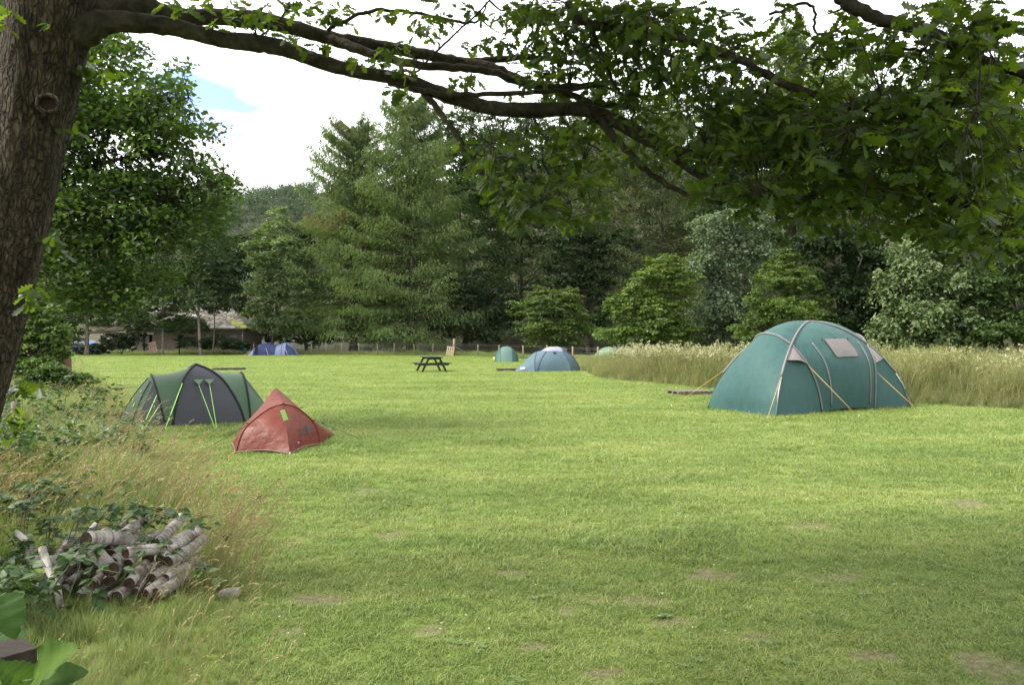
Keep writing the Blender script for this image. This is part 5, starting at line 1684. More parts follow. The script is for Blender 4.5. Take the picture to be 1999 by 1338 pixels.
def hoop_tent(name, label, O, ang, W, L, Hh, F1, F2, n_seam=2, cat='tent'):
    """single hoop tent: a tall hoop across, sloping to the ground at both ends"""
    A = frame(O, ang)
    z1 = np.array((0, 0, 1.0))
    t = thing(name, label, cat, O)
    th = np.linspace(np.pi, 0, 33)
    hoop = np.array([A(W / 2 * math.cos(q) * (1 - 0.10 * math.sin(q)), 0, Hh * math.sin(q) ** 0.85) for q in th])
    for sy in (-1, 1):
        base = np.array([A(W * 0.5 * math.cos(q), sy * L / 2 * math.sin(q) ** 0.6, 0.0) for q in th])
        cuts = [0, 11, 21, 32]
        for k in range(3):
            a, b = cuts[k], cuts[k + 1]
            m = b - a + 1
            rows = np.array([lin(base[i], hoop[i], 12) + z1 * (0.20 * Hh * np.sin(np.linspace(0, np.pi, 12)))[:, None] * math.sin(th[i]) for i in range(a, b + 1)])
            panel('fly_panel', rows, F2 if k == 1 else F1, t)
            if k:
                tube_part('seam', rows[0] + (A(0, sy * 0.012) - A(0, 0)), 0.015, F1, t)
    tube_part('hoop_pole', hoop + z1 * 0.008, 0.018, F1, t)
    return t, A
G1 = fabric('green_grey_fabric', (0.036, 0.08, 0.07), (0.042, 0.09, 0.078), 0.5, 0.2, 0.1)
G2 = fabric('pale_green_grey_fabric', (0.08, 0.135, 0.122), (0.09, 0.148, 0.132), 0.5, 0.2, 0.1)
o54 = atY(988, 707, 54.5); o54[2] = 0
tt, AA = hoop_tent('hoop_tent', 'small grey green hoop tent before the fence, left of the blue grey dome', o54, 0.05, 1.76, 2.2, 1.10, G1, G2)
mb = MB(); mb.box(AA(-0.86, -0.3, 0.2), (0.10, 0.2, 0.28)); mb.build('yellow_stuff_sack', plain('yellow_cloth', (0.75, 0.58, 0.06)), tt)
G3 = fabric('pale_green_fabric', (0.12, 0.20, 0.12), (0.14, 0.225, 0.14), 0.55, 0.2, 0.15)
o50 = atY(1188, 712, 48); o50[2] = 0
hoop_tent('hoop_tent', 'pale green tent half hidden behind the tip of the meadow', o50, 0.35, 2.3, 2.6, 1.12, G3, G3)

def far_blue_tent():
    O = atY(534, 693, 75.0); O[2] = 0
    A = frame(O, math.radians(4))
    z1 = np.array((0, 0, 1.0))
    t = thing('tunnel_tent', 'navy and pale blue two humped tunnel tent near the cottage', 'tent', O)
    NV = fabric('navy_fabric', (0.03, 0.042, 0.115), (0.036, 0.05, 0.13), 0.5, 0.15, 0.15)
    PB = fabric('pale_blue_fabric', (0.17, 0.21, 0.34), (0.19, 0.23, 0.37), 0.5, 0.2, 0.15)
    BK = fabric('opening_shade', (0.01, 0.012, 0.02), None)
    def arch(x, w, h):
        q = np.linspace(np.pi, 0, 25)
        return np.array([A(x, -w * math.cos(a) * -1 if False else w * math.cos(a), h * math.sin(a) ** 0.8) for a in q])
    S = [(-2.25, 0.9, 0.10), (-1.75, 1.0, 0.75), (-1.05, 1.05, 1.17), (-0.55, 1.05, 1.22), (0.35, 0.95, 0.92), (0.95, 1.05, 1.20), (1.35, 1.05, 1.24), (1.9, 0.98, 0.85), (2.32, 0.9, 0.08)]
    ring = [arch(*s)[::-1] for s in S]
    def seg(i, j):
        out = []
        for k in range(i, j):
            for q in np.linspace(0, 1, 4)[: (4 if k == j - 1 else 3)]:
                out.append(ring[k] * (1 - q) + ring[k + 1] * q)
        return np.array(out)
    lo_, hi_ = 0, 25
    for nm, i, j, up, dn in (('porch_end', 0, 1, PB, PB), ('porch', 1, 2, PB, NV), ('front_hump', 2, 4, PB, NV), ('rear_hump', 4, 6, PB, PB), ('rear_hump', 6, 8, PB, NV)):
        g = seg(i, j)
        panel(nm, g[:, :9], dn if nm != 'porch' else PB, t)
        panel(nm, g[:, 8:17], up if nm not in ('front_hump',) else NV, t)
        panel(nm, g[:, 16:], dn, t)
    for s in (2, 5, 6):
        tube_part('pole_sleeve', ring[s] + z1 * 0.012, 0.02, NV, t)
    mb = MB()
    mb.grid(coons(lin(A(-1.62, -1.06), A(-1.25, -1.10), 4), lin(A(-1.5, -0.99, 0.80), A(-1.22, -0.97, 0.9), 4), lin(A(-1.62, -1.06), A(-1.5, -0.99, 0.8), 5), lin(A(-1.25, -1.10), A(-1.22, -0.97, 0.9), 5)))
    mb.build('door_opening_shade', BK, t)  # near-black sheet stands in for the shade inside the open door
    for a, b in (((-0.5, -1.0, 0.7), (-0.1, -1.6)), ((1.3, -1.0, 0.7), (1.75, -1.6)), ((-2.0, -0.9, 0.4), (-2.5, -1.3))):
        guy(t, A(*a), A(*b), plain('orange_guy', (0.6, 0.35, 0.2)), 0.014)
far_blue_tent()

# ------------------------------------------------------------------ picnic table
def picnic_table():
    O = at(843.5, 726); O[2] = 0
    c = np.array((0.94, 0.34, 0)); a = np.array((0.34, -0.94, 0)); z1 = np.array((0, 0, 1.0))
    ax = np.array([c, a, z1])
    t = thing('picnic_table', 'black stained wooden picnic table with two fixed benches on the lawn', 'picnic table', O)
    W = plain('black_timber', (0.010, 0.011, 0.010), (0.022, 0.024, 0.022), 8, 0.75, 0.4, 30, (3, 3, 1))
    O = O + a * -0.15
    for k in range(5):
        mb = MB(); mb.box(O + c * (-0.30 + 0.15 * k) + z1 * 0.735, (0.138, 1.75, 0.042), ax); mb.build('top_board', W, t, smooth=False)
    for s in (-1, 1):
        for k in range(2):
            mb = MB(); mb.box(O + c * s * (0.62 + 0.135 * k) + z1 * 0.43, (0.125, 1.75, 0.042), ax); mb.build('bench_board', W, t, smooth=False)
    for e in (-0.58, 0.58):
        p = O + a * e
        for s in (-1, 1):
            lo_ = p + c * s * 0.62; hi_ = p + c * s * 0.26 + z1 * 0.715
            d = unit(hi_ - lo_)
            mb = MB(); mb.box((lo_ + hi_) / 2 + z1 * 0.0, (0.095, 0.045, np.linalg.norm(hi_ - lo_) + 0.02), np.array([unit(np.cross(a, d)), a, d])); mb.build('leg', W, t, smooth=False)
        mb = MB(); mb.box(p + z1 * 0.37 + a * 0.047, (1.50, 0.042, 0.085), ax); mb.build('bench_bearer', W, t, smooth=False)
        mb = MB(); mb.box(p + z1 * 0.67 + a * 0.047, (0.68, 0.042, 0.085), ax); mb.build('top_bearer', W, t, smooth=False)
picnic_table()

# ------------------------------------------------------------------ pallets
W_GREY = plain('weathered_pallet', (0.06, 0.05, 0.04), (0.15, 0.125, 0.10), 6, 0.9, 0.4, 30, (1, 8, 8))
W_PALE = plain('new_pallet_wood', (0.24, 0.185, 0.12), (0.34, 0.27, 0.19), 6, 0.85, 0.3, 30, (1, 8, 8))
W_DARK = plain('wet_pallet_wood', (0.03, 0.024, 0.018), (0.09, 0.072, 0.055), 6, 0.9, 0.4, 30, (1, 8, 8))
def pallet(label, o, ax, mat, w=1.2, d=1.0, nb=7, group='wooden pallets left round the field', bottom=True):
    """w along ax[0] (bearers run along ax[0], deck boards along ax[1]), thickness along ax[2]"""
    o = np.asarray(o, float); ax = np.asarray(ax, float)
    t = thing('pallet', label, 'pallet', o, group)
    for k in range(nb):
        x = -w / 2 + w * (k + 0.5) / nb
        mb = MB(); mb.box(o + ax[0] * x + ax[2] * 0.115, (w / nb * 0.72, d, 0.022), ax); mb.build('deck_board', mat, t, smooth=False)
    for y in (-1, 0, 1):
        mb = MB(); mb.box(o + ax[1] * y * (d / 2 - 0.05) + ax[2] * 0.055, (w, 0.09, 0.095), ax); mb.build('bearer', mat, t, smooth=False)
    return t
def flat_axes(ang):
    return np.array([(math.cos(ang), math.sin(ang), 0), (-math.sin(ang), math.cos(ang), 0), (0, 0, 1.0)])
def lean_axes(ang, tilt, spin=0.0):
    """deck faces the camera side, leaning back by tilt; boards run upwards"""
    u = np.array((math.cos(ang), math.sin(ang), 0)); f = np.array((math.sin(ang), -math.cos(ang), 0)); z = np.array((0, 0, 1.0))
    n = f * math.cos(tilt) + z * math.sin(tilt)
    up = np.cross(n, u)
    c_, s_ = math.cos(spin), math.sin(spin)
    return np.array([u * c_ + up * s_, -u * s_ + up * c_, n])
pallet('flat grey pallet lying on the lawn just left of the teal tent', at(1347, 771) , flat_axes(0.25), W_GREY, 1.15, 0.8)
pallet('flat dark pallet lying on the lawn beside the blue grey dome tent', at(989, 724.5), flat_axes(0.1), W_DARK, 1.0, 0.8)
pallet('flat dark pallet lying alone beyond the charcoal dome tent', at(447, 723), flat_axes(0.15), W_DARK, 1.5, 0.9)
def stand(px, py, hgt):
    p = at(px, py); p[2] = hgt; return p
pallet('pale new pallet leaning on the tall fence post', stand(879, 695, 0.43), lean_axes(0.05, 0.25, -0.12), W_PALE, 0.75, 0.9, 4)
pallet('grey pallet leaning by the fence, leftmost of the fence pallets', stand(658, 690, 0.36), lean_axes(0.1, 0.35, -0.15), W_GREY, 0.75, 0.85, 4)
pallet('dark broken pallet leaning low at the fence, second of the fence pallets', stand(690, 690, 0.26), lean_axes(-0.3, 0.9, 0.2), W_DARK, 0.9, 0.75, 4)
pallet('grey pallet with sideways boards leaning at the fence before the larch trunks', stand(718, 691, 0.33), lean_axes(0.12, 0.4, 1.50), W_GREY, 0.75, 0.85, 4)
pallet('small dark pallet with two boards standing at the fence left of the tall post', stand(853, 692.5, 0.26), lean_axes(0, 0.12, 1.57), W_GREY, 0.5, 0.65, 2)
pallet('reddish grey pallet leaning against the cottage beside its door', stand(299, 692, 0.62), lean_axes(0.1, 0.3, 0.28), plain('reddish_pallet', (0.16, 0.105, 0.075), (0.26, 0.19, 0.14), 6, 0.9), 0.8, 1.35, 4)
mb = MB(); mb.tube(lin(at(890, 693) + np.array((0, 0.5, 0.72)), at(911, 692) + np.array((0.1, 0, 0.12)), 4), 0.05, 6)
tag(mb.build('loose_rail', W_PALE), 'pale loose rail sloping down from the tall fence post', 'fence rail')

# ------------------------------------------------------------------ wire fence
def wire_fence():
    P_OLD = plain('fence_post_wood', (0.13, 0.10, 0.058), (0.21, 0.17, 0.10), 5, 0.9, 0.4, 20, (1, 1, 0.3))
    WR = plain('fence_wire', (0.10, 0.10, 0.10), None, rough=0.5, metal=0.5)
    pxs = [495, 520, 550, 580, 608.6, 637, 667, 700, 737, 769, 808, 845, 886, 933, 974, 1022, 1068, 1118, 1167, 1212, 1262]
    def fpt(px):
        lo_, hi_ = 30.0, 90.0
        for _ in range(40):
            m = (lo_ + hi_) / 2
            x = (px - 999.5) / F_PX * m
            if m < fence_y(x): lo_ = m
            else: hi_ = m
        return np.array(((px - 999.5) / F_PX * lo_, lo_, 0.0))
    P = [fpt(p) for p in pxs]
    t = thing('wire_fence', 'post and wire fence along the far edge of the lawn', 'fence', P[8])
    for i, p in enumerate(P):
        tall = pxs[i] == 886
        hh = 1.62 if tall else 1.14 + rng.uniform(-0.05, 0.06)
        r_ = 0.125 if tall else 0.058
        mb = MB(); mb.tube([p - (0, 0, 0.3), p + (rng.normal(0, 0.02), 0, hh * 0.5), p + (rng.normal(0, 0.03), 0, hh)], [r_, r_, r_ * 0.95], 9)
        o = mb.build('post', P_OLD, t)
        if tall:
            o['label'] = 'thick tall straining post'
    for z in (0.25, 0.45, 0.62, 0.8, 0.98, 1.08):
        mb = MB()
        mb.tube([p + np.array((0, -0.07, z - 0.01 * (i % 2))) for i, p in enumerate(P)], 0.008 if z > 0.9 else 0.005, 4, 0, False)
        mb.build('wire', WR, t)
wire_fence()

# ------------------------------------------------------------------ cottage and barn
def stone_mat(name, a, b, c):
    m, t = new_mat(name)
    out = N(t, 'ShaderNodeOutputMaterial'); p = N(t, 'ShaderNodeBsdfPrincipled')
    p.inputs['Roughness'].default_value = 0.9
    tcn = N(t, 'ShaderNodeTexCoord'); mp = N(t, 'ShaderNodeMapping'); mp.inputs['Rotation'].default_value = (math.radians(90), 0, 0)
    t.links.new(tcn.outputs['Object'], mp.inputs[0])
    br = N(t, 'ShaderNodeTexBrick')
    br.inputs['Scale'].default_value = 1.0; br.inputs['Brick Width'].default_value = 0.42; br.inputs['Row Height'].default_value = 0.19
    br.inputs['Mortar Size'].default_value = 0.012
    br.inputs['Color1'].default_value = (*a, 1); br.inputs['Color2'].default_value = (*b, 1); br.inputs['Mortar'].default_value = (*c, 1)
    t.links.new(mp.outputs[0], br.inputs['Vector'])
    nz = N(t, 'ShaderNodeTexNoise'); nz.inputs['Scale'].default_value = 3.0; nz.inputs['Detail'].default_value = 6
    t.links.new(tcn.outputs['Object'], nz.inputs['Vector'])
    mr = N(t, 'ShaderNodeMapRange'); mr.inputs['To Min'].default_value = 0.5; mr.inputs['To Max'].default_value = 1.35
    t.links.new(nz.outputs['Fac'], mr.inputs['Value'])
    mx = N(t, 'ShaderNodeMix', data_type='RGBA', blend_type='MULTIPLY'); mx.inputs[0].default_value = 1
    t.links.new(br.outputs['Color'], mx.inputs[6]); t.links.new(mr.outputs[0], mx.inputs[7])
    t.links.new(mx.outputs[2], p.inputs['Base Color'])
    bp = N(t, 'ShaderNodeBump'); bp.inputs['Strength'].default_value = 0.6; bp.inputs['Distance'].default_value = 0.03
    t.links.new(br.outputs['Fac'], bp.inputs['Height']); bp.invert = True
    t.links.new(bp.outputs[0], p.inputs['Normal']); t.links.new(p.outputs[0], out.inputs['Surface'])
    return m
ST = stone_mat('brown_stone', (0.085, 0.066, 0.047), (0.13, 0.10, 0.074), (0.06, 0.05, 0.04))
ST2 = stone_mat('pale_stone', (0.24, 0.21, 0.15), (0.31, 0.27, 0.20), (0.17, 0.15, 0.115))
SLATE = plain('mossy_stone_slate', (0.06, 0.054, 0.046), (0.11, 0.10, 0.088), 1.6, 0.85, 0.3, 20)
MOSS = plain('roof_moss', (0.15, 0.18, 0.02), (0.10, 0.12, 0.02), 6, 0.95, 0.8, 30)
GLS = plain('dark_glass', (0.01, 0.012, 0.014), None, rough=0.12, spec=0.6)
FRM = plain('painted_frame', (0.22, 0.21, 0.19), None, rough=0.7)
IRON = plain('gutter_iron', (0.10, 0.095, 0.09), None, rough=0.6)

def wall_with_holes(mb, x0, x1, y0, thick, z1, holes):
    """front wall along x with openings (x0, x1, z0, z1); butt jointed boxes"""
    xs = sorted({x0, x1, *[h[0] for h in holes], *[h[1] for h in holes]})
    for a, b in zip(xs[:-1], xs[1:]):
        hs = sorted([h for h in holes if h[0] <= a + 1e-6 and h[1] >= b - 1e-6], key=lambda h: h[2])
        z = -0.4
        for h in hs:
            if h[2] > z + 1e-4:
                mb.box(((a + b) / 2, y0 + thick / 2, (z + h[2]) / 2), (b - a, thick, h[2] - z))
            z = h[3]
        mb.box(((a + b) / 2, y0 + thick / 2, (z + z1) / 2), (b - a, thick, z1 - z))

def cottage():
    Y = 84.0
    X1 = atY(478, 690, Y)[0]; X0 = atY(262, 690, Y)[0]
    ez, rz, D = 2.75, 5.15, 5.2
    t = thing('stone_cottage', 'low stone cottage with a mossy stone slate roof, half hidden by trees', 'cottage', ((X0 + X1) / 2, Y, 0))
    def X(px): return atY(px, 690, Y)[0]
    holes = [(X(279), X(297), 0.0, 2.05), (X(399), X(409), 0.95, 2.1), (X(448), X(463), 0.95, 2.15), (X(345), X(358), 0.95, 2.1)]
    mb = MB()
    wall_with_holes(mb, X0, X1, Y, 0.45, ez, holes)
    w = mb.build('front_wall', ST, t, smooth=False)
    mb = MB()
    for x in (X0 + 0.225, X1 - 0.225):
        mb.box((x, Y + D / 2 + 0.225, ez / 2 - 0.2), (0.45, D - 0.45, ez + 0.4))
    mb.box(((X0 + X1) / 2, Y + D + 0.225, ez / 2 - 0.2), (X1 - X0, 0.45, ez + 0.4))
    mb.build('side_walls', ST, t, smooth=False)
    d = holes[0]
    mb = MB(); mb.box(((d[0] + d[1]) / 2 - 0.2, Y + 0.30, 1.02), ((d[1] - d[0]) * 0.5, 0.06, 2.04)); mb.build('door', plain('faded_door', (0.12, 0.12, 0.11)), t, smooth=False)
    mb = MB(); mb.box(((d[0] + d[1]) / 2, Y - 0.03, 2.16), (d[1] - d[0] + 0.4, 0.10, 0.2)); mb.build('lintel', plain('stone_lintel', (0.26, 0.23, 0.19)), t, smooth=False)
    for h in holes[1:]:
        mb = MB()
        for (cx, cz, sx, sz) in (((h[0] + h[1]) / 2, h[3] - 0.03, h[1] - h[0], 0.06), ((h[0] + h[1]) / 2, h[2] + 0.03, h[1] - h[0], 0.06), (h[0] + 0.03, (h[2] + h[3]) / 2, 0.06, h[3] - h[2] - 0.12), (h[1] - 0.03, (h[2] + h[3]) / 2, 0.06, h[3] - h[2] - 0.12)):
            mb.box((cx, Y + 0.20, cz), (sx, 0.06, sz))
        f = mb.build('window', FRM, t, smooth=False)
        mb = MB(); mb.box(((h[0] + h[1]) / 2, Y + 0.24, (h[2] + h[3]) / 2), (h[1] - h[0] - 0.1, 0.01, h[3] - h[2] - 0.1)); mb.build('pane', GLS, f, smooth=False)
        mb = MB(); mb.box(((h[0] + h[1]) / 2, Y - 0.05, h[2] - 0.06), (h[1] - h[0] + 0.2, 0.12, 0.10)); mb.build('sill', plain('stone_sill', (0.26, 0.23, 0.19)), f, smooth=False)
    # roof: hipped at the right end
    ov = 0.28
    rx1 = atY(447, 600, Y + D / 2)[0]
    yb, yr, yf = Y + D + 0.45 + ov, Y + D / 2 + 0.2, Y - ov
    mb = MB()
    V = np.array([(X0 - ov, yf, ez), (X1 + ov, yf, ez), (X1 + ov, yb, ez), (X0 - ov, yb, ez), (X0 - ov, yr, rz), (rx1, yr, rz)])
    mb.add(V, [(0, 1, 5, 4), (2, 3, 4, 5)]); mb.add(V, [(1, 2, 5), (3, 0, 4)])
    V2 = V.copy(); V2[:, 2] -= 0.08
    mb.add(V2, [(0, 3, 2, 1)])
    rf = mb.build('roof', plain('roof_battens', (0.07, 0.062, 0.055)), t, smooth=False)
    # slates: courses of separate stones on the front slope
    r = np.random.default_rng(5)
    rows = 15
    sl, ms = MB(), MB()
    for k in range(rows):
        q0, q1 = k / rows, (k + 1.25) / rows
        y_, z_ = yf + (yr - yf) * q0, ez + (rz - ez) * q0
        xr = (X1 + ov) + (rx1 - X1 - ov) * q0
        x = X0 - ov
        wmean = 0.44 - 0.2 * q0
        n_ = unit(np.array((0, -(rz - ez), (yr - yf)))); s_ = unit(np.array((0, yr - yf, rz - ez)))
        L = np.hypot(yr - yf, rz - ez) / rows * 1.25
        while x < xr:
            w_ = min(wmean * r.uniform(0.7, 1.3), xr - x)
            if w_ > 0.05:
                c = np.array((x + w_ / 2, y_, z_)) + s_ * L / 2 + n_ * (0.035 + r.normal(0, 0.008))
                near = (xr - x) < 1.6 * (1.25 - q0) and r.random() < 0.5 and q0 < 0.45
                (ms if near else sl).box(c, (w_ * 0.97, L, 0.035), np.array([(1, 0, 0), s_ + n_ * 0.03, n_]), tint=r.random())
            x += w_
    kind(sl.build('slates', leafmat('roof_slate', (0.04, 0.036, 0.031), (0.085, 0.077, 0.066), (0.17, 0.158, 0.14), transl=0.0, rough=0.8, spec=0.2), rf, smooth=False), 'stuff')
    o = kind(ms.build('mossy_slates', MOSS, rf, smooth=False), 'stuff'); o['label'] = 'slates under yellow green moss'
    mb = MB(); mb.tube([(X0 - ov, yr, rz + 0.05), (rx1, yr, rz + 0.05)], 0.11, 7); mb.build('ridge_stone', SLATE, rf)
    c = atY(382, 614, Y + 1.3)
    n_ = unit(np.array((0, -(rz - ez), (yr - yf)))); s_ = unit(np.array((0, yr - yf, rz - ez)))
    q = 0.60
    c = np.array((c[0], yf + (yr - yf) * q, ez + (rz - ez) * q)) + n_ * 0.10
    mb = MB(); mb.box(c, (0.85, 0.62, 0.09), np.array([(1, 0, 0), s_, n_])); sk = mb.build('skylight', plain('skylight_frame', (0.3, 0.3, 0.3)), rf, smooth=False)
    mb = MB(); mb.box((( X0 + X1) / 2, yf - 0.06, ez - 0.05), (X1 - X0 + 2 * ov, 0.11, 0.10)); mb.build('gutter', IRON, t, smooth=False)
    mb = MB(); mb.tube([(X(474), Y - 0.08, ez - 0.1), (X(474), Y - 0.08, 0)], 0.055, 7); mb.build('downpipe', FRM, t)
cottage()

def barn():
    Y = 88.0
    def X(px): return atY(px, 690, Y)[0]
    X0, X1 = X(172), X(268)
    t = thing('stone_barn', 'pale stone barn glimpsed through the trees left of the cottage', 'barn', ((X0 + X1) / 2, Y, 0))
    mb = MB()
    holes = [(X(196), X(206), 0.9, 2.0)]
    wall_with_holes(mb, X0, X1, Y, 0.5, 3.1, holes)
    mb.build('front_wall', ST2, t, smooth=False)
    mb = MB(); mb.box(((holes[0][0] + holes[0][1]) / 2, Y + 0.25, 1.45), (holes[0][1] - holes[0][0] - 0.02, 0.05, 1.08)); mb.build('window', GLS, t, smooth=False)
    mb = MB()
    V = np.array([(X0 - .2, Y - .3, 3.1), (X1 + .2, Y - .3, 3.1), (X1 + .2, Y + 3, 5.3), (X0 - .2, Y + 3, 5.3), (X0 - .2, Y + 6, 3.1), (X1 + .2, Y + 6, 3.1)])
    mb.add(V, [(0, 1, 2, 3), (3, 2, 5, 4)]); mb.add(V, [(1, 5, 2), (0, 3, 4)])
    mb.build('roof', SLATE, t, smooth=False)
    mb = MB()
    mb.box((X1 - 0.25, Y + 3.3, 1.4), (0.5, 5.5, 3.2)); mb.box((X0 + 0.25, Y + 3.3, 1.4), (0.5, 5.5, 3.2))
    mb.build('side_walls', ST2, t, smooth=False)
barn()

def car():
    O = np.array((*atY(156, 692, 80)[:2], 0.0))
    t = thing('parked_car', 'blue car parked behind the bush at the left, beside the barn', 'car', O)
    BL = plain('blue_paint', (0.10, 0.24, 0.62), None, rough=0.25, spec=0.6)
    prof = [(-2.0, 0.35), (-2.05, 0.75), (-1.9, 0.95), (-1.2, 1.02), (-0.6, 1.42), (0.9, 1.45), (1.6, 1.05), (2.0, 0.95), (2.05, 0.4)]
    P = []
    for w, s in ((-0.80, 0.97), (-0.84, 1.0), (0.84, 1.0), (0.80, 0.97)):
        P.append([O + np.array((x, w * (0.86 if z > 1.1 else 1), z * s if z > 0.5 else z)) for x, z in prof])
    mb = MB(); P = np.array(P); mb.grid(P)
    n = len(prof); mb.add(P[0], [tuple(range(n))]); mb.add(P[-1], [tuple(range(n))[::-1]])
    mb.build('body', BL, t, smooth=False)
    mb = MB()
    for y in (-0.80, 0.80):
        mb.add([O + np.array((x, y * 0.99 + (0.012 if y > 0 else -0.012), z)) for x, z in ((-0.95, 1.02), (1.35, 1.05), (0.85, 1.36), (-0.6, 1.34))], [(0, 1, 2, 3)])
    mb.add([O + np.array((-1.18, y, 1.03)) for y in (-0.6, 0.6)] + [O + np.array((-0.66, y, 1.39)) for y in (0.55, -0.55)], [(0, 1, 2, 3)])
    mb.build('window', plain('car_glass', (0.35, 0.42, 0.46), None, rough=0.15, spec=0.7), t, smooth=False)
    for x in (-1.3, 1.3):
        for y in (-0.8, 0.8):
            mb = MB(); mb.tube([O + np.array((x, y - 0.1, 0.31)), O + np.array((x, y + 0.1, 0.31))], 0.31, 16); w = mb.build('wheel', plain('tyre', (0.02, 0.02, 0.02)), t)
            mb = MB(); mb.tube([O + np.array((x, y - 0.11, 0.31)), O + np.array((x, y + 0.11, 0.31))], 0.18, 12); mb.build('hub', M_PEG, w)
car()

def camp_chair():
    O = at(475, 693); O[2] = 0
    t = thing('camp_chair', 'folding camp chair with white and blue cloth over it, left of the navy tent', 'chair', O)
    MT = plain('chair_tube', (0.03, 0.03, 0.03)); WHT = plain('white_cloth', (0.75, 0.76, 0.72), None, 3, 0.8, 0.3, 8); BLU = plain('bright_blue_cloth', (0.05, 0.24, 0.72), None, 3, 0.7, 0.3, 8)
    for sx in (-1, 1):
        for sy in (-1, 1):
            tube_part('leg', [O + np.array((sx * 0.36, sy * 0.3, 0)), O + np.array((-sx * 0.26 if sy > 0 else sx * 0.30, sy * 0.22, 0.5))], 0.022, MT, t)
    tube_part('back_post', [O + np.array((-0.32, 0.2, 0.4)), O + np.array((-0.38, 0.32, 1.1))], 0.02, MT, t)
    tube_part('back_post', [O + np.array((0.32, 0.2, 0.4)), O + np.array((0.38, 0.32, 1.1))], 0.02, MT, t)
    th = np.linspace(0, 2 * np.pi, 17)[:-1]
    def pad(cx, cy, cz, rx, ry, rz_, m, nm):
        ph = np.linspace(-np.pi / 2, np.pi / 2, 9)
        P = np.array([[O + np.array((cx + rx * math.cos(p) * math.cos(q), cy + ry * math.cos(p) * math.sin(q), cz + rz_ * math.sin(p))) for p in ph] for q in th])
        mb = MB(); mb.grid(P, close_u=True); return mb.build(nm, m, t)
    pad(0.02, 0.18, 0.88, 0.46, 0.12, 0.36, WHT, 'white_cover')
    pad(0.0, -0.08, 0.72, 0.27, 0.2, 0.24, BLU, 'blue_bundle')
    pad(0, 0, 0.47, 0.34, 0.27, 0.05, MT, 'seat')
camp_chair()
# ------------------------------------------------------------------ birch log pile
def birch_mat():
    m, t = new_mat('birch_log_bark')
    out = N(t, 'ShaderNodeOutputMaterial'); p = N(t, 'ShaderNodeBsdfPrincipled'); p.inputs['Roughness'].default_value = 0.75
    at_ = N(t, 'ShaderNodeTexCoord')
    mp = N(t, 'ShaderNodeMapping'); mp.inputs['Scale'].default_value = (9, 3, 9)
    oi = N(t, 'ShaderNodeObjectInfo')
    ad = N(t, 'ShaderNodeVectorMath', operation='ADD')
    sc = N(t, 'ShaderNodeVectorMath', operation='SCALE'); sc.inputs['Scale'].default_value = 37.0
    t.links.new(oi.outputs['Random'], sc.inputs[0])
    t.links.new(at_.outputs['Object'], ad.inputs[0]); t.links.new(sc.outputs[0], ad.inputs[1])
    t.links.new(ad.outputs[0], mp.inputs[0])
    nz = N(t, 'ShaderNodeTexNoise'); nz.inputs['Scale'].default_value = 1.0; nz.inputs['Detail'].default_value = 7; nz.inputs['Roughness'].default_value = 0.7
    t.links.new(mp.outputs[0], nz.inputs['Vector'])
    rp = N(t, 'ShaderNodeValToRGB'); e = rp.color_ramp.elements
    e[0].position, e[0].color = 0.33, (0.03, 0.022, 0.016, 1)
    e[1].position, e[1].color = 0.60, (0.34, 0.32, 0.295, 1)
    q = e.new(0.44); q.color = (0.15, 0.133, 0.115, 1)
    t.links.new(nz.outputs['Fac'], rp.inputs[0])
    # dark lenticel bands round the log (logs run along local x)
    mp2 = N(t, 'ShaderNodeMapping'); mp2.inputs['Scale'].default_value = (60, 5, 5)
    t.links.new(ad.outputs[0], mp2.inputs[0])
    n2 = N(t, 'ShaderNodeTexNoise'); n2.inputs['Scale'].default_value = 1.0; n2.inputs['Detail'].default_value = 3
    t.links.new(mp2.outputs[0], n2.inputs['Vector'])
    r2 = N(t, 'ShaderNodeMapRange'); r2.inputs['From Min'].default_value = 0.32; r2.inputs['From Max'].default_value = 0.45; r2.inputs['To Min'].default_value = 0.35
    t.links.new(n2.outputs['Fac'], r2.inputs['Value'])
    mx = N(t, 'ShaderNodeMix', data_type='RGBA', blend_type='MULTIPLY'); mx.inputs[0].default_value = 1
    t.links.new(rp.outputs[0], mx.inputs[6]); t.links.new(r2.outputs[0], mx.inputs[7])
    t.links.new(mx.outputs[2], p.inputs['Base Color'])
    bp = N(t, 'ShaderNodeBump'); bp.inputs['Strength'].default_value = 0.5; bp.inputs['Distance'].default_value = 0.01
    t.links.new(n2.outputs['Fac'], bp.inputs['Height']); t.links.new(bp.outputs[0], p.inputs['Normal'])
    t.links.new(p.outputs[0], out.inputs['Surface'])
    return m
M_BIRCH = birch_mat()
M_CUT = plain('old_cut_wood', (0.015, 0.010, 0.007), (0.06, 0.038, 0.024), 14, 0.9, 0.5, 60)
RL = np.random.default_rng(33)
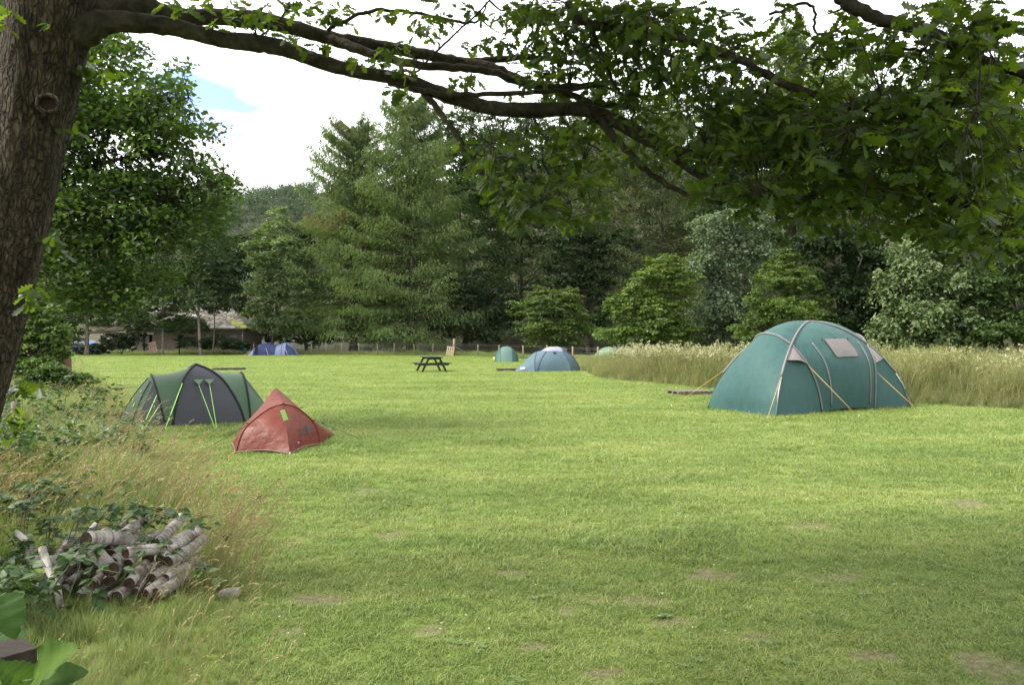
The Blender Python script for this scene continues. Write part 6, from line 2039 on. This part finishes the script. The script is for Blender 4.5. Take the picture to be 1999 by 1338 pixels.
def log(a, b, r0, label, r1=None):
    """a birch log from cut end a to cut end b"""
    a, b = np.asarray(a, float), np.asarray(b, float)
    L = np.linalg.norm(b - a); d = (b - a) / L
    r1 = r1 or r0 * RL.uniform(0.9, 1.05)
    n = 14
    k = 7
    th = np.linspace(0, 2 * np.pi, n, endpoint=False)
    bend = RL.normal(0, 0.008, 2)
    V = []
    lump = 1 + RL.normal(0, 0.025, n)
    for i, q in enumerate(np.linspace(0, 1, k)):
        rr = (r0 * (1 - q) + r1 * q) * lump * (1 + RL.normal(0, 0.018, n))
        V.append(np.stack([np.full(n, q * L), bend[0] * math.sin(math.pi * q) + rr * np.cos(th), bend[1] * math.sin(math.pi * q) + rr * np.sin(th)], 1))
    mb = MB(); mb.grid(np.stack(V, 1), close_u=True)
    o = mb.build('birch_log', M_BIRCH, local=True)
    for e, x, s in ((0, 0.004, 1), (-1, L - 0.004, -1)):
        m2 = MB(); ring = V[e] * (1, 0.985, 0.985); ring[:, 0] = x
        m2.add(ring, [tuple(range(n))[::s]])
        c = m2.build('cut_end', M_CUT, local=True, smooth=False); c.parent = o
    y = unit(np.cross((0, 0, 1.0), d)); z = np.cross(d, y)
    M4 = Matrix([[d[i], y[i], z[i], a[i]] for i in range(3)] + [[0, 0, 0, 1]])
    o.matrix_world = M4
    return tag(o, label, 'log', 'birch logs in the pile')
ORD = ['first', 'second', 'third', 'fourth', 'fifth', 'sixth', 'seventh', 'eighth', 'ninth', 'tenth', 'eleventh', 'twelfth']
def log_pile():
    rows = [('bottom', 0.045, 4.92, np.linspace(-3.02, -2.26, 11)), ('second', 0.120, 5.02, np.linspace(-3.0, -2.28, 10)), ('third', 0.19, 5.12, np.linspace(-3.05, -2.3, 10)), ('top', 0.25, 5.26, np.linspace(-3.08, -2.4, 8))]
    for nm, z, y, xs in rows:
        for i, x in enumerate(xs):
            q = (x + 3.05) / 0.8
            ang = math.radians(RL.normal(-10 + 22 * q, 9))
            L = RL.uniform(0.40, 0.54)
            r0 = RL.uniform(0.022, 0.040)
            yy = y + RL.normal(0, 0.05)
            a = np.array((x + RL.normal(0, 0.012), yy, z + RL.normal(0, 0.012)))
            b = a + np.array((math.sin(ang) * L, math.cos(ang) * L, RL.uniform(-0.02, 0.09) + 0.03))
            log(a, b, r0, f'peeling birch log in the {nm} row of the pile, {ORD[i]} from the left')
    log(atY(166, 1056, 5.02), atY(245, 1052, 5.35), 0.052, 'thick birch log lying crosswise on top, its dark cut end facing left')
    log(atY(137, 1100, 4.93), atY(62, 1096, 5.15), 0.036, 'white birch log lying crosswise at the front left of the pile')
    log(atY(243, 1082, 4.93), atY(315, 1072, 5.2), 0.036, 'mossy birch log lying crosswise in the middle of the pile')
    log(atY(216, 1115, 4.85), atY(184, 1078, 5.2), 0.047, 'bright white banded birch log tilted at the front of the pile')
    # the standing pole
    a, b = atY(118, 1196, 4.62), atY(81, 1072, 4.86)
    pts = cr([a, a * 0.66 + b * 0.34 + (0.015, 0, 0), a * 0.3 + b * 0.7, b], 14)
    mb = MB(); mb.tube(pts, np.linspace(0.020, 0.024, 14), 10, wob=0.05); o = mb.build('birch_pole', M_BIRCH)
    tag(o, 'long thin white birch pole leaning against the front of the pile', 'pole')
    pts = cr([atY(30, 1040, 5.1), atY(48, 1058, 5.05), atY(57, 1078, 5.0), atY(60, 1100, 4.98)], 14)
    mb = MB(); mb.tube(pts, np.linspace(0.018, 0.026, 14), 8, wob=0.08); tag(mb.build('birch_branch', M_BIRCH), 'crooked white birch branch at the left end of the log pile', 'branch')
log_pile()

# ------------------------------------------------------------------ brambles over the pile
def small_leaf(r, w=0.62, serr=0.05, n=7, fold=0.15):
    x = np.linspace(0, 1, n)
    wd = w * 0.5 * np.sin(np.pi * x ** 0.75) ** 0.8
    wd[0] = wd[-1] = 0.002
    wd = wd * (1 + serr * np.where(np.arange(n) % 2 == 0, 1, -1))
    droop = -0.18 * x ** 2
    mid = np.stack([x, 0 * x, droop], 1)
    a = np.stack([x, wd, droop + fold * wd + r.normal(0, 0.01, n)], 1)
    b = np.stack([x, -wd, droop + fold * wd + r.normal(0, 0.01, n)], 1)
    V = np.concatenate([mid, a, b])
    F = [(i, i + 1, n + i + 1, n + i) for i in range(n - 1)] + [(i + 1, i, 2 * n + i, 2 * n + i + 1) for i in range(n - 1)]
    return V, np.array(F)

L_BRAM = leafmat('bramble_leaf', (0.02, 0.044, 0.017), (0.042, 0.08, 0.03), (0.085, 0.125, 0.042), transl=0.25, rough=0.5, spec=0.2)
L_HERB = leafmat('herb_leaf', (0.04, 0.066, 0.03), (0.08, 0.115, 0.052), (0.155, 0.185, 0.10), transl=0.25, rough=0.5, spec=0.35)
L_BIG = leafmat('big_leaf', (0.018, 0.042, 0.013), (0.036, 0.072, 0.017), (0.085, 0.14, 0.018), transl=0.35, rough=0.6, spec=0.1)
B_STEM = plain('bramble_stem', (0.06, 0.035, 0.025), (0.12, 0.06, 0.035), 12, 0.7)
G_STEM = plain('green_stem', (0.06, 0.09, 0.03), None, rough=0.7)

def frames_to(xs):
    return xs
def leafy_plant(name, label, cat, base, stems, leafmats, seed, step=0.05, size=(0.05, 0.09), n_parts=0, tri=True, group=None, stem_r=0.004, stem_mat=None, droop=0.3, dens=1.0, width=0.66):
    """stems are point lists; leaves sit along them in threes; the first n_parts largest leaves are objects of their own"""
    r = np.random.default_rng(seed)
    t = thing(name, label, cat, base, group)
    mb = MB()
    X, T = [], []
    for st in stems:
        p = cr(st, max(8, int(len(st) * 7)))
        mb.tube(p, np.linspace(stem_r, stem_r * 0.4, len(p)), 5, 0, False)
        L = np.sum(np.linalg.norm(np.diff(p, axis=0), axis=1))
        k = max(3, int(L / step * dens))
        for q in r.uniform(0.08, 1, k):
            c = p[min(int(q * (len(p) - 1)), len(p) - 1)]
            az0 = r.uniform(0, 6.283)
            pet = np.array((math.cos(az0), math.sin(az0), r.uniform(-0.1, 0.7)))
            c = c + unit(pet) * r.uniform(0.02, 0.06) * size[1] / 0.09
            bt_ = np.clip(r.normal(0.5, 0.22), 0, 1)
            for da in ((-1.0, 0, 1.0) if tri else (0,)):
                az = az0 + da + r.normal(0, 0.15)
                d = unit(np.array((math.cos(az), math.sin(az), r.normal(-droop * 0.5, 0.25))))
                nr = unit(np.array((0, 0, 1.0)) + r.normal(0, 0.35, 3))
                b = unit(np.cross(nr, d)); nr = np.cross(d, b)
                s = r.uniform(*size) * (1.0 if da == 0 else 0.85)
                X.append(np.concatenate([s * np.stack([d, b, nr], 1), c[:, None]], 1)); T.append(np.clip(bt_ + r.normal(0, 0.12), 0, 1))
    kind(mb.build('stems', stem_mat or B_STEM, t), 'stuff')
    X, T = np.array(X), np.array(T)
    bases = [small_leaf(r, width) for _ in range(4)]
    w = r.integers(0, 4, len(X))
    big = np.argsort(-np.linalg.norm(X[:, :, 0], axis=1) / X[:, 1, 3])[:n_parts]
    isb = np.zeros(len(X), bool); isb[big] = True
    cache = {}
    for i in big:
        key = (int(w[i]), int(T[i] * 3.99))
        if key not in cache:
            m1 = MB(); m1.add(*bases[key[0]], 0, (key[1] + 0.5) / 4); o = m1.build('leaf', leafmats, None, local=True); cache[key] = o.data
        else:
            o = bpy.data.objects.new('leaf', cache[key]); C.objects.link(o)
        o.parent = t
        M4 = Matrix([list(row) for row in np.vstack([X[i], [0, 0, 0, 1]])]); M4.translation = M4.translation - Vector([float(v) for v in base])
        o.matrix_local = M4
    if (~isb).any():
        mb = MB()
        for k in range(4):
            sel = np.where((w == k) & ~isb)[0]
            if len(sel) == 0: continue
            V0, F0 = bases[k]
            V = np.einsum('nij,vj->nvi', X[sel][:, :, :3], V0) + X[sel][:, None, :, 3]
            F = (F0[None] + (np.arange(len(sel)) * len(V0))[:, None, None]).reshape(-1, 4)
            mb.add(V.reshape(-1, 3), F, 0, np.clip((T[sel][:, None] + np.concatenate([np.full(7, 0.15), np.full(14, -0.05)])[None]).ravel(), 0, 1))
        kind(mb.build('leaves', leafmats, t), 'stuff')
    return t

def near_plants():
    r = np.random.default_rng(55)
    base = np.array((-3.45, 5.2, 0.0))
    st = []
    for k in range(13):
        x0 = r.uniform(-3.7, -2.9); y0 = r.uniform(5.15, 5.9)
        p0 = np.array((x0, y0, 0.05)); e = np.array((x0 + r.uniform(0.3, 1.1), y0 + r.uniform(-0.5, 0.1), r.uniform(0.28, 0.5)))
        st.append([p0, (p0 * 0.6 + e * 0.4) + (0, 0, 0.25), e])
    st += [[atY(20, 1075, 5.0), atY(70, 1072, 4.92), atY(140, 1072, 4.9), atY(215, 1075, 4.9), atY(300, 1072, 4.95), atY(350, 1085, 4.95)],
           [atY(330, 1070, 5.0), atY(385, 1110, 4.9), atY(420, 1130, 4.9)], [atY(0, 1090, 4.9), atY(40, 1120, 4.85), atY(70, 1160, 4.8)]]
    for k in range(9):
        x0 = r.uniform(-3.9, -3.35); y0 = r.uniform(4.8, 5.7)
        p0 = np.array((x0, y0, 0.0)); e = np.array((x0 + r.uniform(-0.3, 0.35), y0 + r.uniform(-0.3, 0.2), r.uniform(0.25, 0.6)))
        st.append([p0, (p0 + e) / 2 + (0, 0, 0.15), e])
    leafy_plant('bramble_bush', 'bramble with toothed dark green leaves trailing over the birch log pile', 'bramble', base, st, L_BRAM, 71, 0.055, (0.05, 0.085), 260, dens=0.85)
    # weeds and brambles up the left edge
    def mound(px, py, n, sx, sy, hh, seed):
        c = at(px, py); rr = np.random.default_rng(seed); out = []
        for k in range(n):
            p = c + np.array((sx * np.clip(rr.normal(), -1.3, 1.2), sy * np.clip(rr.normal(), -1.3, 1.3), 0)); p[2] = 0
            h = hh * rr.uniform(0.5, 1.15)
            e = p + np.array((rr.normal(0.05, 0.22), rr.normal(0, 0.22), h))
            out.append([p, p * 0.5 + e * 0.5 + np.array((rr.normal(0, 0.05), 0, 0.12)), e])
        return c, out
    specs = [('nettle_patch', 'grey green leafy weeds on the bank before the charcoal tent', 95, 925, 70, 0.5, 1.0, 0.62, L_HERB, 81),
             ('weed_patch', 'bright leafy weeds at the left edge under the oak trunk', 15, 960, 50, 0.5, 0.7, 0.75, L_BIG, 82),
             ('bramble_patch', 'low brambles at the left edge behind the log pile', 40, 1040, 44, 0.45, 0.5, 0.45, L_BRAM, 83),
             ('bramble_patch', 'shady brambles at the foot of the oak, beyond the bright weeds', 30, 865, 60, 0.8, 1.2, 1.0, L_BRAM, 84),
             ('weed_patch', 'low weeds at the bottom left, before the log pile', 40, 1230, 22, 0.22, 0.22, 0.36, L_BRAM, 85)]
    for nm, lab, px, py, n, sx, sy, hh, mt, sd in specs:
        c, stm = mound(px, py, n, sx, sy, hh, sd)
        leafy_plant(nm, lab, 'weeds', c, stm, mt, sd, 0.06, (0.05, 0.10), 0, stem_mat=G_STEM, dens=0.9)
    # big leaved sapling beside the camera
    b = np.array((-1.52, 2.15, 0.0))
    t = thing('sapling', 'young broad leaved sapling poking into the bottom left corner', 'sapling', b)
    tube_part('stem', cr([b, b + (0.02, 0, 0.45), b + (0.05, 0.0, 0.80), b + (0.06, 0, 1.0)], 14), np.linspace(0.008, 0.004, 14), G_STEM, t)
    for (px, py, qx, qy, Y, w, tn) in ((95, 1345, 128, 1325, 2.3, 0.7, 0.3), (0, 1345, 40, 1310, 2.25, 0.7, 0.55), (10, 1160, 18, 1245, 2.05, 0.75, 0.25), (0, 1240, 34, 1232, 2.1, 0.6, 0.2), (62, 1330, 118, 1262, 2.05, 0.75, 0.62), (70, 1342, 140, 1310, 2.15, 0.6, 0.3), (55, 1345, 5, 1300, 2.1, 0.8, 0.4), (-5, 1330, -60, 1290, 2.15, 0.8, 0.4), (60, 1350, 80, 1400, 2.0, 0.8, 0.5), (-10, 1270, -70, 1240, 2.2, 0.8, 0.5)):
        p0, p1 = atY(px, py, Y), atY(qx, qy, Y - 0.06)
        d = p1 - p0; L = np.linalg.norm(d); d = d / L
        nr = unit(np.array((0.1, -0.75, 0.65)) + r.normal(0, 0.12, 3)); bb = unit(np.cross(nr, d)); nr = np.cross(d, bb)
        V0, F0 = small_leaf(r, w, 0.05, 17, 0.28)
        V0 = V0.copy(); V0[17:, 2] += 0.02 * np.sin(V0[17:, 0] * 26) + 0.012 * r.normal(size=34); V0[:, 2] -= 0.22 * (V0[:, 0] - 0.3) ** 2
        mb = MB(); mb.add((V0 * L) @ np.stack([d, bb, nr]) + p0, F0, 0, np.clip(tn + np.concatenate([np.full(17, 0.22), 0.09 * (-1.0) ** np.arange(17), 0.09 * (-1.0) ** np.arange(17)]) + r.normal(0, 0.05, 51), 0, 1)); mb.build('leaf', L_BIG, t)
        s0 = b + np.array((0.05, 0, np.clip(p0[2] - 0.06, 0.2, 0.95)))
        tube_part('leaf_stalk', cr([s0, (s0 + p0) / 2, p0], 6), 0.0025, G_STEM, t)
    # dark timber in the corner
    WD = plain('dark_old_timber', (0.012, 0.009, 0.0065), (0.03, 0.022, 0.016), 7, 0.85, 0.4, 40, (1, 6, 6)); WE = plain('pale_timber_edge', (0.075, 0.062, 0.053))
    o = thing('timber_bench', 'dark old timber planks of a bench end in the bottom left corner', 'bench', (-1.9, 2.9, 0))
    p1 = atY(70, 1286, 2.6); p0 = atY(-40, 1196, 3.0); p0[2] = p1[2] = (p0[2] + p1[2]) / 2
    dx = unit(p1 - p0); z1 = np.array((0, 0, 1.0)); dy = np.cross(z1, dx)
    L = 1.1
    for k, off in enumerate((0.07, 0.235)):
        mb = MB(); mb.box(p1 - dx * L / 2 - dy * off, (L, 0.14, 0.05), np.array([dx, dy, z1])); mb.build('plank', WD, o, smooth=False)
    mb = MB(); mb.box(p1 - dx * (L / 2 + 0.01) - dy * 0.1525, (L, 0.018, 0.044), np.array([dx, dy, z1])); mb.build('spacer_strip', WE, o, smooth=False)
    mb = MB(); mb.box(p1 - dx * (L - 0.1) - dy * 0.15 - z1 * (p1[2] / 2 + 0.013), (0.10, 0.28, p1[2] - 0.03), np.array([dx, dy, z1])); mb.build('leg', WD, o, smooth=False)
    mb = MB(); mb.box(p1 - dx * 0.55 - dy * 0.15 - z1 * (p1[2] / 2 + 0.013), (0.09, 0.20, p1[2] - 0.03), np.array([dx, dy, z1])); mb.build('leg', WD, o, smooth=False)
near_plants()

# ------------------------------------------------------------------ left bank: bushes, stones
def left_bank():
    bt('leafy elder like bush on the left bank, lit at its top', 70, 25, [(85, 620, 34, 30), (60, 590, 26, 36), (110, 650, 34, 26), (60, 670, 46, 36), (120, 680, 28, 22), (30, 640, 40, 50), (100, 705, 40, 24), (35, 715, 40, 30)],
       26000, 0.13, leafmat('leaf_bank_bush', (0.04, 0.075, 0.02), (0.075, 0.125, 0.03), (0.14, 0.20, 0.05)), 51, B_DARK, 0.09, name='bank_bush', cat='bush', group=None, crown='foliage', clump=0.25)
    bt('low dark green bush at the bank foot under the elder like bush', 150, 20.5, [(165, 772, 36, 16), (130, 776, 40, 16), (190, 778, 20, 9), (150, 748, 34, 16), (60, 760, 46, 22), (100, 735, 40, 20)],
       15000, 0.10, L_MID, 52, B_DARK, 0.04, name='bank_shrub', cat='shrub', group=None, crown='foliage', clump=0.3)
    SL = plain('lichened_stone', (0.12, 0.115, 0.105), (0.26, 0.25, 0.23), 9, 0.9, 0.6, 30)
    def slab(label, c, size, ang, tilt, seed):
        r = np.random.default_rng(seed)
        n = 9
        th = np.linspace(0, 2 * np.pi, n, endpoint=False) + r.normal(0, 0.12, n)
        ring = np.stack([np.cos(th) * size[0] * r.uniform(0.8, 1.1, n), np.sin(th) * size[1] * r.uniform(0.8, 1.1, n)], 1)
        rot = np.array([(math.cos(ang), -math.sin(ang)), (math.sin(ang), math.cos(ang))])
        ring = ring @ rot.T
        L = [np.stack([ring[:, 0] * s, ring[:, 1] * s, np.full(n, z) + tilt * ring[:, 0]], 1) + c for s, z in ((0.9, -0.05), (1.0, size[2] * 0.5), (0.93, size[2]), (0.4, size[2] * 1.06), (0.02, size[2] * 1.05))]
        mb = MB(); mb.grid(np.stack(L, 1), close_u=True)
        return tag(mb.build('stone_slab', SL, smooth=False), label, 'stone')
    slab('pale flat stone on the bank, upper of the two by the low bush', atY(133, 762, 21.0), (0.28, 0.22, 0.05), 0.2, 0.05, 1)
    slab('pale flat stone on the bank, lower of the two by the low bush', atY(136, 771, 20.4), (0.34, 0.2, 0.05), 0.1, -0.04, 2)
    slab('small pale stone in the grass right of the log pile', at(448, 1168), (0.075, 0.05, 0.05), 0.2, 0.1, 3)
    slab('grey stone slab set like a low table beside the oak trunk', atY(32, 765, 12.5), (0.2, 0.14, 0.035), 0.1, 0.0, 4)
    mb = MB(); c = atY(131, 708, 25.0); mb.tube([np.array((c[0], c[1], -0.1)), c + (0, 0, 0.12)], [0.16, 0.12], 9, wob=0.06)
    tag(mb.build('tree_stump', plain('reddish_stump', (0.05, 0.025, 0.017), (0.10, 0.05, 0.033), 6, 0.9, 0.5)), 'reddish broken stump at the right foot of the bank bush', 'stump')
    mb = MB(); c = atY(27, 785, 12.3); mb.tube([np.array((c[0], c[1], -0.1)), atY(27, 768, 12.3)], 0.045, 8)
    tag(mb.build('short_post', plain('pale_post', (0.12, 0.10, 0.075), (0.18, 0.16, 0.12), 5, 0.9)), 'short pale post under the grey stone slab beside the oak trunk', 'post')
left_bank()

# ------------------------------------------------------------------ small lawn weeds
def lawn_weeds():
    r = np.random.default_rng(200)
    spots = [(995, 978), (1060, 1168), (1280, 1205), (1540, 1300), (890, 1255), (1500, 1255), (1130, 1060), (1010, 1335), (930, 1270), (1700, 1160), (1350, 1290)]
    mb = MB()
    for px, py in spots:
        for q in range(3):
            c = at(px + r.normal(0, 14), py + r.normal(0, 5))
            n = 7
            az = np.linspace(0, 6.28, n, endpoint=False) + r.uniform(0, 1)
            for a in az:
                d = unit(np.array((math.cos(a), math.sin(a), 0.35))); nr = unit(np.array((0, 0, 1.0)) - d * d[2]); b = np.cross(nr, d)
                V0, F0 = small_leaf(r, 0.45, 0.04, 5)
                mb.add((V0 * r.uniform(0.022, 0.042)) @ np.stack([d, b, nr]) + c + (0, 0, 0.012), F0, 0, np.clip(r.normal(0.5, 0.2), 0, 1))
    kind(mb.build('broadleaf_lawn_weeds', leafmat('lawn_weed_leaf', (0.06, 0.105, 0.03), (0.10, 0.16, 0.045), (0.17, 0.23, 0.08), transl=0.3)), 'stuff')
    mb = MB()
    n = 260
    y = 4.2 * (26 / 4.2) ** r.random(n); x = r.uniform(-0.35, 0.66, n) * y
    for i in range(n):
        if x[i] < edge_left(y[i]): continue
        for q in range(5):
            a = r.uniform(0, 6.28)
            blade_mesh(mb, np.array((x[i], y[i], 0.045)), a, 0.006, 0.010, 0.009, 0.8, 1)
    kind(mb.build('clover_flowers', M_CREAM), 'stuff')
lawn_weeds()
# ------------------------------------------------------------------ summer haze in the air
def haze():
    mb = MB()
    mb.box((-50, 560, 97), (1500, 1300, 206))
    m, t = new_mat('air')
    out = N(t, 'ShaderNodeOutputMaterial')
    v = N(t, 'ShaderNodeVolumePrincipled')
    v.inputs['Color'].default_value = (0.86, 0.92, 1.0, 1)
    v.inputs['Density'].default_value = 0.000022
    v.inputs['Anisotropy'].default_value = 0.2
    t.links.new(v.outputs[0], out.inputs['Volume'])
    o = mb.build('haze', m, smooth=False)
    kind(o, 'stuff')
haze()
